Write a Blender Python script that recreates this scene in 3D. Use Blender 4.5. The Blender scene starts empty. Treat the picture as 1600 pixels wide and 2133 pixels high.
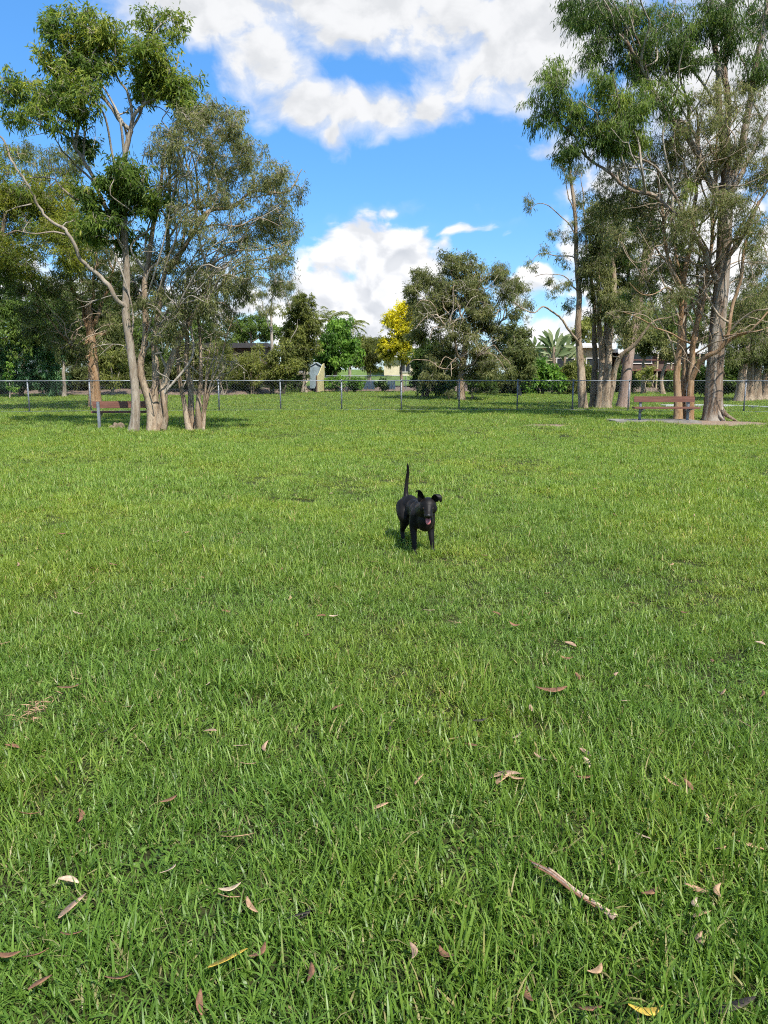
import bpy, bmesh, math, random
import numpy as np
from mathutils import Vector, Matrix
R = math.radians
random.seed(7)
RNG = np.random.default_rng(11)
SC = bpy.context.scene
COL = SC.collection

# ------------------------------------------------------------------ camera
F_PX, HORIZON, CAM_H = 1602.0, 777.0, 1.5
PITCH = math.atan((1066.5 - HORIZON) / F_PX)
cam_d = bpy.data.cameras.new('camera')
cam = bpy.data.objects.new('camera', cam_d); COL.objects.link(cam)
cam.location = (0, 0, CAM_H)
cam.rotation_euler = (math.pi / 2 - PITCH, 0, 0)
cam_d.sensor_fit = 'VERTICAL'; cam_d.sensor_height = 36.0
cam_d.lens = 36.0 * F_PX / 2133.0
cam_d.clip_end = 2000; cam_d.clip_start = 0.05
SC.camera = cam

# ------------------------------------------------------------------ exposure, sun, sky
SUN_EL, SUN_AZ = 51.0, 151.0          # azimuth clockwise from +Y (the view direction)
SC.view_settings.view_transform = 'Standard'
SC.view_settings.look = 'None'
SC.view_settings.gamma = 1.0
SC.view_settings.use_curve_mapping = False
SC.view_settings.exposure = 0.92
SC.cycles.use_denoising = False; SC.cycles.filter_width = 1.1
SC.cycles.use_adaptive_sampling = True; SC.cycles.adaptive_threshold = 0.03; SC.cycles.adaptive_min_samples = 16
SC.cycles.max_bounces = 6; SC.cycles.diffuse_bounces = 3; SC.cycles.transmission_bounces = 4
SC.cycles.transparent_max_bounces = 6; SC.cycles.glossy_bounces = 2
SC.cycles.sample_clamp_indirect = 4.0

sun_d = bpy.data.lights.new('sun', 'SUN')
sun_d.energy = 4.0; sun_d.angle = R(0.53); sun_d.color = (1.0, 0.955, 0.88)
sun = bpy.data.objects.new('sun', sun_d); COL.objects.link(sun)
_s = Vector((math.sin(R(SUN_AZ)) * math.cos(R(SUN_EL)), math.cos(R(SUN_AZ)) * math.cos(R(SUN_EL)), math.sin(R(SUN_EL))))
sun.rotation_euler = _s.to_track_quat('Z', 'Y').to_euler()
sun.location = _s * 60

world = bpy.data.worlds.new('World'); SC.world = world; world.use_nodes = True


class NT:
    """small helper around a node tree"""
    def __init__(self, nt):
        self.nt = nt
    def n(self, t, **kw):
        nd = self.nt.nodes.new(t)
        for k, v in kw.items():
            setattr(nd, k, v)
        return nd
    def put(self, sock, v):
        if hasattr(v, 'is_output') or isinstance(v, bpy.types.NodeSocket):
            self.nt.links.new(v, sock)
        else:
            sock.default_value = v
    def m(self, op, a, b=None, c=None, clamp=False):
        nd = self.n('ShaderNodeMath', operation=op, use_clamp=clamp)
        self.put(nd.inputs[0], a)
        if b is not None: self.put(nd.inputs[1], b)
        if c is not None: self.put(nd.inputs[2], c)
        return nd.outputs[0]
    def sstep(self, v, lo, hi, o0=0.0, o1=1.0):
        nd = self.n('ShaderNodeMapRange', interpolation_type='SMOOTHSTEP')
        self.put(nd.inputs['Value'], v)
        for k, x in (('From Min', lo), ('From Max', hi), ('To Min', o0), ('To Max', o1)):
            self.put(nd.inputs[k], x)
        return nd.outputs['Result']
    def mix(self, f, a, b, blend='MIX'):
        nd = self.n('ShaderNodeMix', data_type='RGBA', blend_type=blend)
        self.put(nd.inputs[0], f)
        self.put(nd.inputs[6], (*a, 1) if isinstance(a, tuple) and len(a) == 3 else a)
        self.put(nd.inputs[7], (*b, 1) if isinstance(b, tuple) and len(b) == 3 else b)
        return nd.outputs[2]
    def noise(self, vec, scale, detail=4, rough=0.55, out=0, dist=0.0):
        nd = self.n('ShaderNodeTexNoise')
        if vec is not None: self.put(nd.inputs['Vector'], vec)
        nd.inputs['Scale'].default_value = scale; nd.inputs['Detail'].default_value = detail
        nd.inputs['Roughness'].default_value = rough; nd.inputs['Distortion'].default_value = dist
        return nd.outputs[out]
    def vmath(self, op, a, b=None):
        nd = self.n('ShaderNodeVectorMath', operation=op)
        self.put(nd.inputs[0], a)
        if b is not None: self.put(nd.inputs[1], b)
        return nd.outputs[0]
    def comb(self, x, y, z=0.0):
        nd = self.n('ShaderNodeCombineXYZ')
        for i, v in enumerate((x, y, z)): self.put(nd.inputs[i], v)
        return nd.outputs[0]
    def sep(self, v):
        nd = self.n('ShaderNodeSeparateXYZ'); self.put(nd.inputs[0], v)
        return nd.outputs
    def ramp(self, f, stops):
        nd = self.n('ShaderNodeValToRGB'); self.put(nd.inputs[0], f)
        el = nd.color_ramp.elements
        while len(el) < len(stops): el.new(0.5)
        for e, (p, c) in zip(el, stops):
            e.position = p; e.color = (*c, 1)
        return nd.outputs[0]


def ray(px, py):
    """world direction through a photograph pixel"""
    x = (px - 800.0) / F_PX; y = (1066.5 - py) / F_PX
    c, s = math.cos(PITCH), math.sin(PITCH)
    return Vector((x, c + y * s, -s + y * c))

def at(px, py, depth):
    d = ray(px, py)
    return Vector((0, 0, CAM_H)) + d * (depth / d.y)

def gnd(px, py, z=0.0):
    d = ray(px, py)
    return Vector((0, 0, CAM_H)) + d * ((z - CAM_H) / d.z)

def m_per_px(depth):
    return depth / F_PX


# cloud banks of the sky: (centre px, centre py, half width, half height, turn, weight), turned to azimuth / elevation
CLOUDS = [
    (430, 0, 190, 60, 0, 1.1), (720, -20, 330, 88, 0, 1.12), (1060, 25, 240, 98, 0, 1.15), (565, 110, 85, 90, -30, .92),
    (1050, 115, 150, 75, -12, 1.1), (1160, 110, 120, 75, -20, .95), (720, 70, 150, 45, 0, .85),
    (640, 228, 125, 44, 4, 1.0), (770, 236, 125, 42, 2, 1.0), (885, 226, 60, 36, -8, .86), (690, 285, 40, 34, 40, .85),
    (820, 442, 80, 20, -14, .62), (930, 490, 100, 14, -9, .60),
    (760, 525, 95, 65, 0, 1.45), (850, 540, 90, 60, 0, 1.45), (690, 550, 80, 38, 0, .9), (800, 600, 150, 80, 0, 1.5),
    (710, 640, 170, 62, 0, 1.5), (615, 635, 80, 42, 0, .95), (780, 680, 220, 60, 0, 1.6), (480, 645, 130, 60, 0, .85),
    (150, 605, 300, 75, 0, 1.0),
    (1130, 590, 85, 42, 0, .9), (1190, 400, 50, 30, 0, .9), (1150, 690, 150, 45, 0, .9), (1420, 540, 260, 230, 0, 1.05),
    (1520, 170, 170, 220, 0, 1.05), (1150, 300, 55, 18, -20, .55),
]

def build_sky():
  groups = []
  for part in (0, 1):
    g = bpy.data.node_groups.new('cloud_banks' if part == 0 else 'cloud_billows', 'ShaderNodeTree'); groups.append(g)
    g.interface.new_socket('Vector', in_out='INPUT', socket_type='NodeSocketVector')
    g.interface.new_socket('Field', in_out='OUTPUT', socket_type='NodeSocketFloat')
    t = NT(g)
    gi = t.n('NodeGroupInput'); go = t.n('NodeGroupOutput')
    P = gi.outputs[0]
    w1 = t.vmath('SUBTRACT', t.noise(P, 7.0, 3, .6, out=1), (.5, .5, .5))
    Pw = t.vmath('ADD', P, t.vmath('MULTIPLY', w1, (.085, .06, 0)))
    if part == 0:
      sx, sy, _ = t.sep(Pw)
      best = None
      for cx, cy, rx, ry, rot, wt in CLOUDS:
          d = ray(cx, cy).normalized()
          az = math.atan2(d.x, d.y); el = math.asin(d.z)
          a = R(-rot); ca, sa = math.cos(a), math.sin(a)
          dx = t.m('SUBTRACT', sx, az); dy = t.m('SUBTRACT', sy, el)
          u = t.m('MULTIPLY_ADD', dx, ca * F_PX / rx, t.m('MULTIPLY', dy, sa * F_PX / rx))
          v = t.m('MULTIPLY_ADD', dx, -sa * F_PX / ry, t.m('MULTIPLY', dy, ca * F_PX / ry))
          q = t.m('ADD', t.m('MULTIPLY', u, u), t.m('MULTIPLY', v, v))
          b = t.m('MULTIPLY', t.m('SUBTRACT', 1.0, t.m('SQRT', t.m('MULTIPLY', q, .5))), wt)
          best = b if best is None else t.m('SMOOTH_MAX', best, b, .15)
      # the rest of the sky, away from the view: the same broken cloud
      ox, oy, _ = t.sep(P)
      away = t.m('MAXIMUM', t.sstep(t.m('ABSOLUTE', ox), .5, .75), t.sstep(oy, .5, .7))
      wide = t.m('MULTIPLY_ADD', t.noise(P, 2.2, 2, .5), 3.2, -1.35)
      fld = t.m('ADD', t.m('MULTIPLY', best, t.m('SUBTRACT', 1.0, away)), t.m('MULTIPLY', wide, away))
    else:
      ox, oy, _ = t.sep(P)
      f1 = t.noise(t.vmath('MULTIPLY', Pw, (1.0, 1.35, 1)), 13.0, 6, .58)
      fld = t.m('MULTIPLY', t.m('SUBTRACT', f1, .5), 1.6)
      vo = t.n('ShaderNodeTexVoronoi', feature='SMOOTH_F1', voronoi_dimensions='2D'); t.put(vo.inputs['Vector'], Pw)
      vo.inputs['Scale'].default_value = 26; vo.inputs['Smoothness'].default_value = .5; vo.inputs['Detail'].default_value = 1.0
      low = t.sstep(oy, .12, .24, .65, .25)
      fld = t.m('ADD', fld, t.m('MULTIPLY', t.m('SUBTRACT', .56, vo.outputs['Distance']), low))
    g.links.new(fld, go.inputs[0])

  nt = world.node_tree; nt.nodes.clear(); t = NT(nt)
  out = t.n('ShaderNodeOutputWorld')
  sky = t.n('ShaderNodeTexSky', sky_type='NISHITA')
  sky.sun_disc = False; sky.sun_elevation = R(SUN_EL); sky.sun_rotation = R(SUN_AZ)
  sky.air_density = 1.0; sky.dust_density = 0.25; sky.ozone_density = 3.0; sky.altitude = 20
  hs = t.n('ShaderNodeHueSaturation'); hs.inputs['Saturation'].default_value = 1.28
  hs.inputs['Value'].default_value = 1.25
  nt.links.new(sky.outputs[0], hs.inputs['Color'])
  blue = t.mix(.5, t.mix(1.0, hs.outputs[0], (.74, .84, .94), 'MULTIPLY'), (.68, 1.86, 3.95))
  tc = t.n('ShaderNodeTexCoord')
  x, y, z = t.sep(tc.outputs['Generated'])
  az = t.m('ARCTAN2', x, y); el = t.m('ARCSINE', z)
  P = t.comb(az, el)
  def field(v, k):
      nd = t.n('ShaderNodeGroup'); nd.node_tree = groups[k]
      nt.links.new(v, nd.inputs[0]); return nd.outputs[0]
  banks = field(P, 0)
  f0 = t.m('ADD', banks, field(P, 1))
  f1 = t.m('ADD', banks, field(t.vmath('ADD', P, (.007, .017, 0)), 1))
  dens = t.m('MAXIMUM', t.sstep(f0, .27, .66), t.m('MULTIPLY', t.sstep(f0, .05, .60), t.sstep(el, .16, .26, 0, .75)))
  dens = t.m('MULTIPLY', dens, t.sstep(z, -.02, .02))
  thick = t.sstep(f1, .40, 1.6)
  thick2 = t.sstep(f0, .55, 1.8)
  shade = t.m('ADD', t.m('MULTIPLY', t.sstep(t.m('SUBTRACT', f1, f0), -.22, .30), .58), t.m('MULTIPLY', t.m('MULTIPLY', thick, thick2), .42))
  ccol = t.mix(shade, t.mix(t.sstep(el, .12, .25), (5.3, 5.3, 5.35), (4.35, 4.4, 4.5)), t.mix(t.sstep(el, .12, .25), (2.75, 2.95, 3.3), (3.0, 3.12, 3.3)))
  col = t.mix(dens, blue, ccol)
  bg = t.n('ShaderNodeBackground'); bg.inputs['Strength'].default_value = 0.115
  nt.links.new(col, bg.inputs['Color']); nt.links.new(bg.outputs[0], out.inputs['Surface'])
  try:
      world.cycles.sampling_method = 'MANUAL'; world.cycles.sample_map_resolution = 512
  except Exception:
      pass
build_sky()


# ------------------------------------------------------------------ helpers: objects and tags
def tag(o, label=None, cat=None, group=None, kind=None):
    if label: o['label'] = label
    if cat: o['category'] = cat
    if group: o['group'] = group
    if kind: o['kind'] = kind
    return o

def empty(name, loc=(0, 0, 0), rz=0.0):
    o = bpy.data.objects.new(name, None); COL.objects.link(o)
    o.location = loc; o.rotation_euler = (0, 0, rz); o.empty_display_size = .2
    return o

def link_mesh(name, me, mat=None, parent=None, world_space=False):
    o = bpy.data.objects.new(name, me); COL.objects.link(o)
    if mat is not None and len(me.materials) == 0: me.materials.append(mat)
    if parent is not None:
        o.parent = parent
        if world_space:      # vertices given in world space: undo the parent's placement
            o.matrix_parent_inverse = (Matrix.Translation(parent.location) @ parent.rotation_euler.to_matrix().to_4x4()).inverted()
    return o

def np_mesh(name, verts, faces, smooth=False, face_attr=None):
    """faces: (n,k) int array; or list of such arrays"""
    me = bpy.data.meshes.new(name)
    verts = np.asarray(verts, dtype=np.float32).reshape(-1, 3)
    fl = faces if isinstance(faces, list) else [faces]
    fl = [np.asarray(f, dtype=np.int32) for f in fl if len(f)]
    loops = np.concatenate([f.ravel() for f in fl])
    sizes = np.concatenate([np.full(len(f), f.shape[1], dtype=np.int32) for f in fl])
    starts = np.concatenate([[0], np.cumsum(sizes)[:-1]]).astype(np.int32)
    me.vertices.add(len(verts)); me.vertices.foreach_set('co', verts.ravel())
    me.loops.add(len(loops)); me.loops.foreach_set('vertex_index', loops)
    me.polygons.add(len(sizes)); me.polygons.foreach_set('loop_start', starts)
    try: me.polygons.foreach_set('loop_total', sizes)
    except Exception: pass
    if smooth: me.polygons.foreach_set('use_smooth', np.ones(len(sizes), dtype=bool))
    me.update(calc_edges=True)
    if face_attr:
        for k, v in face_attr.items():
            a = me.attributes.new(k, 'FLOAT', 'FACE'); a.data.foreach_set('value', np.asarray(v, dtype=np.float32))
    return me

class MB:
    """collects boxes, bars and prisms into one mesh"""
    def __init__(self): self.v = []; self.f = []
    def add(self, vs, fs):
        b = len(self.v); self.v += [tuple(x) for x in vs]; self.f += [tuple(i + b for i in q) for q in fs]; return self
    def box(self, c, s, rz=0.0, bev=0.0):
        bm = bmesh.new(); bmesh.ops.create_cube(bm, size=1.0)
        for v in bm.verts: v.co = Vector((v.co.x * s[0], v.co.y * s[1], v.co.z * s[2]))
        if bev > 0: bmesh.ops.bevel(bm, geom=bm.edges[:], offset=bev, segments=2, affect='EDGES')
        M = Matrix.Translation(c) @ Matrix.Rotation(rz, 4, 'Z')
        bm.verts.ensure_lookup_table()
        self.add([M @ v.co for v in bm.verts], [[v.index for v in f.verts] for f in bm.faces]); bm.free(); return self
    def tube(self, pts, rad, n=8, cap=True):
        v, f = tube_arrays(pts, rad, n, cap)
        self.add([tuple(x) for x in v], [tuple(q) for q in f]); return self
    def prism(self, poly, a, b):
        """polygon (list of 3-vectors) swept from +a to +b (vectors)"""
        n = len(poly); a = Vector(a); b = Vector(b)
        vs = [Vector(p) + a for p in poly] + [Vector(p) + b for p in poly]
        fs = [tuple(range(n - 1, -1, -1)), tuple(range(n, 2 * n))] + [(i, (i + 1) % n, n + (i + 1) % n, n + i) for i in range(n)]
        return self.add(vs, fs)
    def build(self, name, mat, parent=None, smooth=False, world_space=False):
        me = bpy.data.meshes.new(name); me.from_pydata([tuple(v) for v in self.v], [], self.f); me.update()
        if smooth:
            for p in me.polygons: p.use_smooth = True
        return link_mesh(name, me, mat, parent, world_space)

def tube_arrays(pts, rad, n=8, cap=True, lump=0.0, seed=0):
    P = np.asarray([tuple(p) for p in pts], dtype=float); K = len(P)
    rad = np.asarray(rad, dtype=float) * np.ones(K)
    T = np.gradient(P, axis=0); T /= np.linalg.norm(T, axis=1)[:, None] + 1e-9
    ref = np.array([1.0, 0.13, 0.07]) if abs(T[0][0]) < .85 else np.array([0, 1.0, .1])
    vs = np.empty((K, n, 3)); ang = np.arange(n) * 2 * math.pi / n
    u = ref
    for i in range(K):
        u = u - T[i] * np.dot(u, T[i]); u = u / (np.linalg.norm(u) + 1e-9)
        w = np.cross(T[i], u)
        r = rad[i]
        if lump:
            rr = r * (1 + lump * (np.sin(ang * 3 + seed + i * .21) * .5 + np.sin(ang * 5 - seed * 2 + i * .37) * .35 + np.sin(ang * 2 + i * .13 + seed) * .4))
        else:
            rr = r
        vs[i] = P[i] + (np.cos(ang) * rr)[:, None] * u + (np.sin(ang) * rr)[:, None] * w
    idx = np.arange(K * n).reshape(K, n)
    a = idx[:-1]; b = np.roll(idx, -1, axis=1)[:-1]; c = np.roll(idx, -1, axis=1)[1:]; d = idx[1:]
    faces = np.stack([a, b, c, d], axis=-1).reshape(-1, 4)
    v = vs.reshape(-1, 3)
    if cap:
        v = np.concatenate([v, P[:1], P[-1:]])
        c0, c1 = K * n, K * n + 1
        e0 = np.stack([np.full(n, c0), np.roll(idx[0], -1), idx[0], idx[0]], axis=-1)
        e1 = np.stack([np.full(n, c1), idx[-1], np.roll(idx[-1], -1), np.roll(idx[-1], -1)], axis=-1)
        tri = [tuple(q[:3]) for q in np.concatenate([e0, e1])]
        return v, [tuple(q) for q in faces] + tri
    return v, faces

def catmull(pts, step):
    P = [Vector(p) for p in pts]
    if len(P) == 2: P = [P[0], P[0].lerp(P[1], .5), P[1]]
    Q = [P[0] * 2 - P[1]] + P + [P[-1] * 2 - P[-2]]
    out = []; par = []
    for i in range(1, len(Q) - 2):
        p0, p1, p2, p3 = Q[i - 1], Q[i], Q[i + 1], Q[i + 2]
        n = max(2, int((p2 - p1).length / step))
        for k in range(n):
            t = k / n
            out.append(.5 * ((2 * p1) + (p2 - p0) * t + (2 * p0 - 5 * p1 + 4 * p2 - p3) * t * t + (3 * p1 - p0 - 3 * p2 + p3) * t ** 3))
            par.append((i - 1 + t) / (len(P) - 1))
    out.append(P[-1]); par.append(1.0)
    return out, par


# ------------------------------------------------------------------ materials
MATS = {}
def new_mat(name):
    m = bpy.data.materials.new(name); m.use_nodes = True
    t = NT(m.node_tree); b = m.node_tree.nodes['Principled BSDF']
    return m, t, b

def flat_mat(name, col, rough=.6, var=.12, scale=6.0, metal=0.0, bump=0.0, spec=.4, streak=None):
    m, t, b = new_mat(name)
    tc = t.n('ShaderNodeTexCoord'); v = tc.outputs['Object']
    if streak: v = t.vmath('MULTIPLY', v, streak)
    nz = t.noise(v, scale, 6, .6)
    dark = tuple(c * (1 - var * 2) for c in col); lite = tuple(min(1, c * (1 + var * 1.4)) for c in col)
    t.put(b.inputs['Base Color'], t.mix(t.sstep(nz, .3, .7), dark, lite))
    b.inputs['Roughness'].default_value = rough; b.inputs['Metallic'].default_value = metal
    b.inputs['Specular IOR Level'].default_value = spec
    if bump:
        bp = t.n('ShaderNodeBump'); bp.inputs['Strength'].default_value = bump; bp.inputs['Distance'].default_value = .01
        t.put(bp.inputs['Height'], t.noise(v, scale * 5, 6, .65)); t.put(b.inputs['Normal'], bp.outputs[0])
    MATS[name] = m; return m

def leaf_mat(name, stops, trans=.35, rough=.5, spec=.18):
    m, t, b = new_mat(name)
    at_ = t.n('ShaderNodeAttribute'); at_.attribute_name = 'tint'
    c = t.ramp(at_.outputs['Fac'], stops)
    t.put(b.inputs['Base Color'], c)
    b.inputs['Roughness'].default_value = rough; b.inputs['Specular IOR Level'].default_value = spec
    tr = t.n('ShaderNodeBsdfTranslucent')
    t.put(tr.inputs['Color'], t.mix(1.0, c, (1.25, 1.35, .7), 'MULTIPLY'))
    ms = t.n('ShaderNodeMixShader'); ms.inputs[0].default_value = trans
    nt = m.node_tree
    nt.links.new(b.outputs[0], ms.inputs[1]); nt.links.new(tr.outputs[0], ms.inputs[2])
    nt.links.new(ms.outputs[0], nt.nodes['Material Output'].inputs['Surface'])
    MATS[name] = m; return m

def bark_mat(name, pale, brown, dark, amount=.5, scale=3.0, bump=.6, stretch=.18):
    m, t, b = new_mat(name)
    tc = t.n('ShaderNodeTexCoord'); v = tc.outputs['Object']
    vs = t.vmath('MULTIPLY', v, (1, 1, stretch))
    n1 = t.noise(vs, scale * 1.6, 6, .62, dist=.6)
    n2 = t.noise(vs, scale * 9, 5, .6, dist=.4)
    n3 = t.noise(vs, scale * 22, 4, .6)
    c = t.mix(t.sstep(n1, amount - .10, amount + .12), pale, brown)
    c = t.mix(t.m('MULTIPLY', t.sstep(n2, .52, .66), .8), c, dark)
    c = t.mix(t.m('MULTIPLY', t.sstep(n3, .5, .75), .35), c, tuple(min(1, p * 1.25) for p in pale))
    t.put(b.inputs['Base Color'], c)
    b.inputs['Roughness'].default_value = .85; b.inputs['Specular IOR Level'].default_value = .2
    bp = t.n('ShaderNodeBump'); bp.inputs['Strength'].default_value = bump; bp.inputs['Distance'].default_value = .03
    hgt = t.m('ADD', t.m('MULTIPLY', n2, .7), t.m('MULTIPLY', n3, .4))
    t.put(bp.inputs['Height'], hgt); t.put(b.inputs['Normal'], bp.outputs[0])
    MATS[name] = m; return m

bark_mat('paperbark', (0.381, 0.305, 0.216), (0.216, 0.152, 0.096), (0.098, 0.070, 0.046), .50, 3.2, 1.0)
bark_mat('paperbark_orange', (0.343, 0.238, 0.147), (0.241, 0.140, 0.068), (0.105, 0.067, 0.037), .48, 3.2, .9)
bark_mat('gum', (0.343, 0.305, 0.250), (0.165, 0.110, 0.070), (0.091, 0.064, 0.045), .47, 2.6, 1.0, .10)
bark_mat('grey_limb', (0.330, 0.287, 0.227), (0.209, 0.165, 0.119), (0.112, 0.087, 0.062), .50, 5, .5)
bark_mat('dark_bark', (0.230, 0.176, 0.121), (0.135, 0.104, 0.073), (0.067, 0.053, 0.040), .5, 5, .6)
bark_mat('pale_limb', (.37, .325, .265), (.255, .21, .16), (.125, .098, .072), .54, 4, .5)
bark_mat('tan_limb', (.36, .29, .21), (.26, .19, .12), (.12, .088, .058), .52, 4, .5)
bark_mat('pink_gum', (0.330, 0.244, 0.199), (0.241, 0.171, 0.136), (0.154, 0.107, 0.082), .5, 4, .5)

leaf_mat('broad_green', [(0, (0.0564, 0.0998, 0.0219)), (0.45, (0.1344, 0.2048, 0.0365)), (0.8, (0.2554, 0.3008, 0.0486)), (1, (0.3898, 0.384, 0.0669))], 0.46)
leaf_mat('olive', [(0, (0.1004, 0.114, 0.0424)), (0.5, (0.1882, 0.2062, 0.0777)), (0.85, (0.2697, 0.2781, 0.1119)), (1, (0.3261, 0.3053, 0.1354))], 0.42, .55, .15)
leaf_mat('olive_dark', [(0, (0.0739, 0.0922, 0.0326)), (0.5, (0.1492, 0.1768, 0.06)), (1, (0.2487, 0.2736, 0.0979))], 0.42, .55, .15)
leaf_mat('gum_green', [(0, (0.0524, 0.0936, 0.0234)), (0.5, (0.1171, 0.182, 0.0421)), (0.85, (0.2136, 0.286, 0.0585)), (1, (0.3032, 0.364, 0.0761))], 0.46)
leaf_mat('wattle', [(0, (0.0517, 0.0805, 0.0138)), (0.5, (0.138, 0.1725, 0.023)), (1, (0.299, 0.3105, 0.0403))], .4)
leaf_mat('dark_green', [(0, (0.0454, 0.075, 0.0189)), (0.5, (0.0972, 0.1575, 0.0351)), (1, (0.1944, 0.2775, 0.0567))], 0.42)
leaf_mat('blue_green', [(0, (0.0405, 0.0945, 0.0473)), (0.5, (0.081, 0.1755, 0.0743)), (1, (0.1485, 0.2835, 0.108))], .3)
leaf_mat('bright_green', [(0, (0.0448, 0.1008, 0.0202)), (0.5, (0.1008, 0.2072, 0.0314)), (1, (0.2128, 0.3584, 0.056))], .4)
leaf_mat('yellow_bloom', [(0, (.15, .17, .02)), (.45, (.40, .38, .022)), (.75, (.68, .58, .02)), (1, (.85, .74, .03))], .35)
leaf_mat('light_olive', [(0, (0.096, 0.1137, 0.03)), (0.5, (0.186, 0.2076, 0.0504)), (1, (0.312, 0.3275, 0.084))], 0.42)
leaf_mat('strelitzia', [(0, (.05, .085, .03)), (.5, (.12, .17, .065)), (1, (.32, .36, .19))], .3, .4)
flat_mat('bench_wood', (.165, .072, .050), .5, .12, 9, streak=(.25, 3, 3), bump=.15)
flat_mat('steel_post', (.21, .23, .25), .45, .10, 8, metal=.3)
flat_mat('galv', (.30, .32, .34), .42, .08, 8, metal=.55)
flat_mat('galv_dark', (.10, .11, .115), .5, .08, 8, metal=.4)
flat_mat('concrete', (.22, .205, .175), .9, .14, 3.5, bump=.3)
flat_mat('path_concrete', (.42, .44, .42), .9, .08, 1.5)
flat_mat('cream_wall', (.52, .46, .32), .8, .06, 1.2)
flat_mat('tan_wall', (.40, .33, .20), .8, .08, 1.2)
flat_mat('brown_wall', (.10, .065, .048), .8, .15, 2)
flat_mat('dark_roof', (.045, .042, .042), .6, .15, 2)
flat_mat('white_roof', (.62, .63, .62), .6, .08, 1.2)
flat_mat('grey_roof', (.22, .23, .24), .6, .08, 1.2)
flat_mat('trim', (.60, .58, .54), .6, .06, 2)
flat_mat('glass_dark', (.03, .035, .04), .12, .1, 2, spec=.6)
flat_mat('shed_blue', (.26, .33, .36), .5, .06, 2)
flat_mat('shed_roof', (.30, .36, .39), .45, .06, 2)
flat_mat('yellow_screen', (.58, .50, .25), .75, .07, 2)
flat_mat('timber_dark', (.09, .06, .042), .8, .2, 3)
flat_mat('white_panel', (.50, .53, .56), .6, .07, 2)
flat_mat('umbrella_grey', (.30, .31, .31), .8, .07, 2)


# ------------------------------------------------------------------ ground
EDGE = [(-900, 816), (0, 822), (500, 824), (610, 818), (700, 814), (850, 815), (1000, 817), (1100, 817), (1300, 818), (1600, 814), (2500, 812)]
EDGE_W = [gnd(px, py) for px, py in EDGE]
EDGE_X = np.array([p.x for p in EDGE_W]); EDGE_Y = np.array([p.y for p in EDGE_W])
def edge_y(x): return np.interp(x, EDGE_X, EDGE_Y)

DIRT = gnd(1490, 880); DIRT_B = gnd(1140, 885)
def dirt_amount(x, y):
    a = np.exp(-(((x - DIRT.x) / 1.7) ** 2 + ((y - DIRT.y + .1) / 1.25) ** 2) ** 2)
    b = np.exp(-(((x - DIRT_B.x) / .7) ** 2 + ((y - DIRT_B.y) / .6) ** 2) ** 2)
    return np.maximum(a, b)

def lawn_material():
    m, t, b = new_mat('lawn_soil')
    g = t.n('ShaderNodeNewGeometry'); p = g.outputs['Position']
    n1 = t.noise(p, .35, 4, .6); n2 = t.noise(p, 9, 6, .7); n3 = t.noise(p, 60, 4, .7)
    c = t.mix(t.sstep(n2, .35, .65), (.022, .024, .010), (.045, .052, .018))
    c = t.mix(t.m('MULTIPLY', t.sstep(n3, .45, .7), .6), c, (.06, .075, .025))
    c = t.mix(t.m('MULTIPLY', t.sstep(n1, .4, .7), .3), c, (.10, .12, .03))
    at_ = t.n('ShaderNodeAttribute'); at_.attribute_name = 'dirt'
    soil = t.mix(t.sstep(n3, .35, .7), (.20, .145, .10), (.34, .26, .19))
    c = t.mix(t.sstep(t.m('ADD', at_.outputs['Fac'], t.m('MULTIPLY', t.m('SUBTRACT', n2, .5), .8)), .35, .6), c, soil)
    t.put(b.inputs['Base Color'], c); b.inputs['Roughness'].default_value = .95; b.inputs['Specular IOR Level'].default_value = .1
    bp = t.n('ShaderNodeBump'); bp.inputs['Strength'].default_value = .8; bp.inputs['Distance'].default_value = .02
    t.put(bp.inputs['Height'], n3); t.put(b.inputs['Normal'], bp.outputs[0])
    return m

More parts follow.
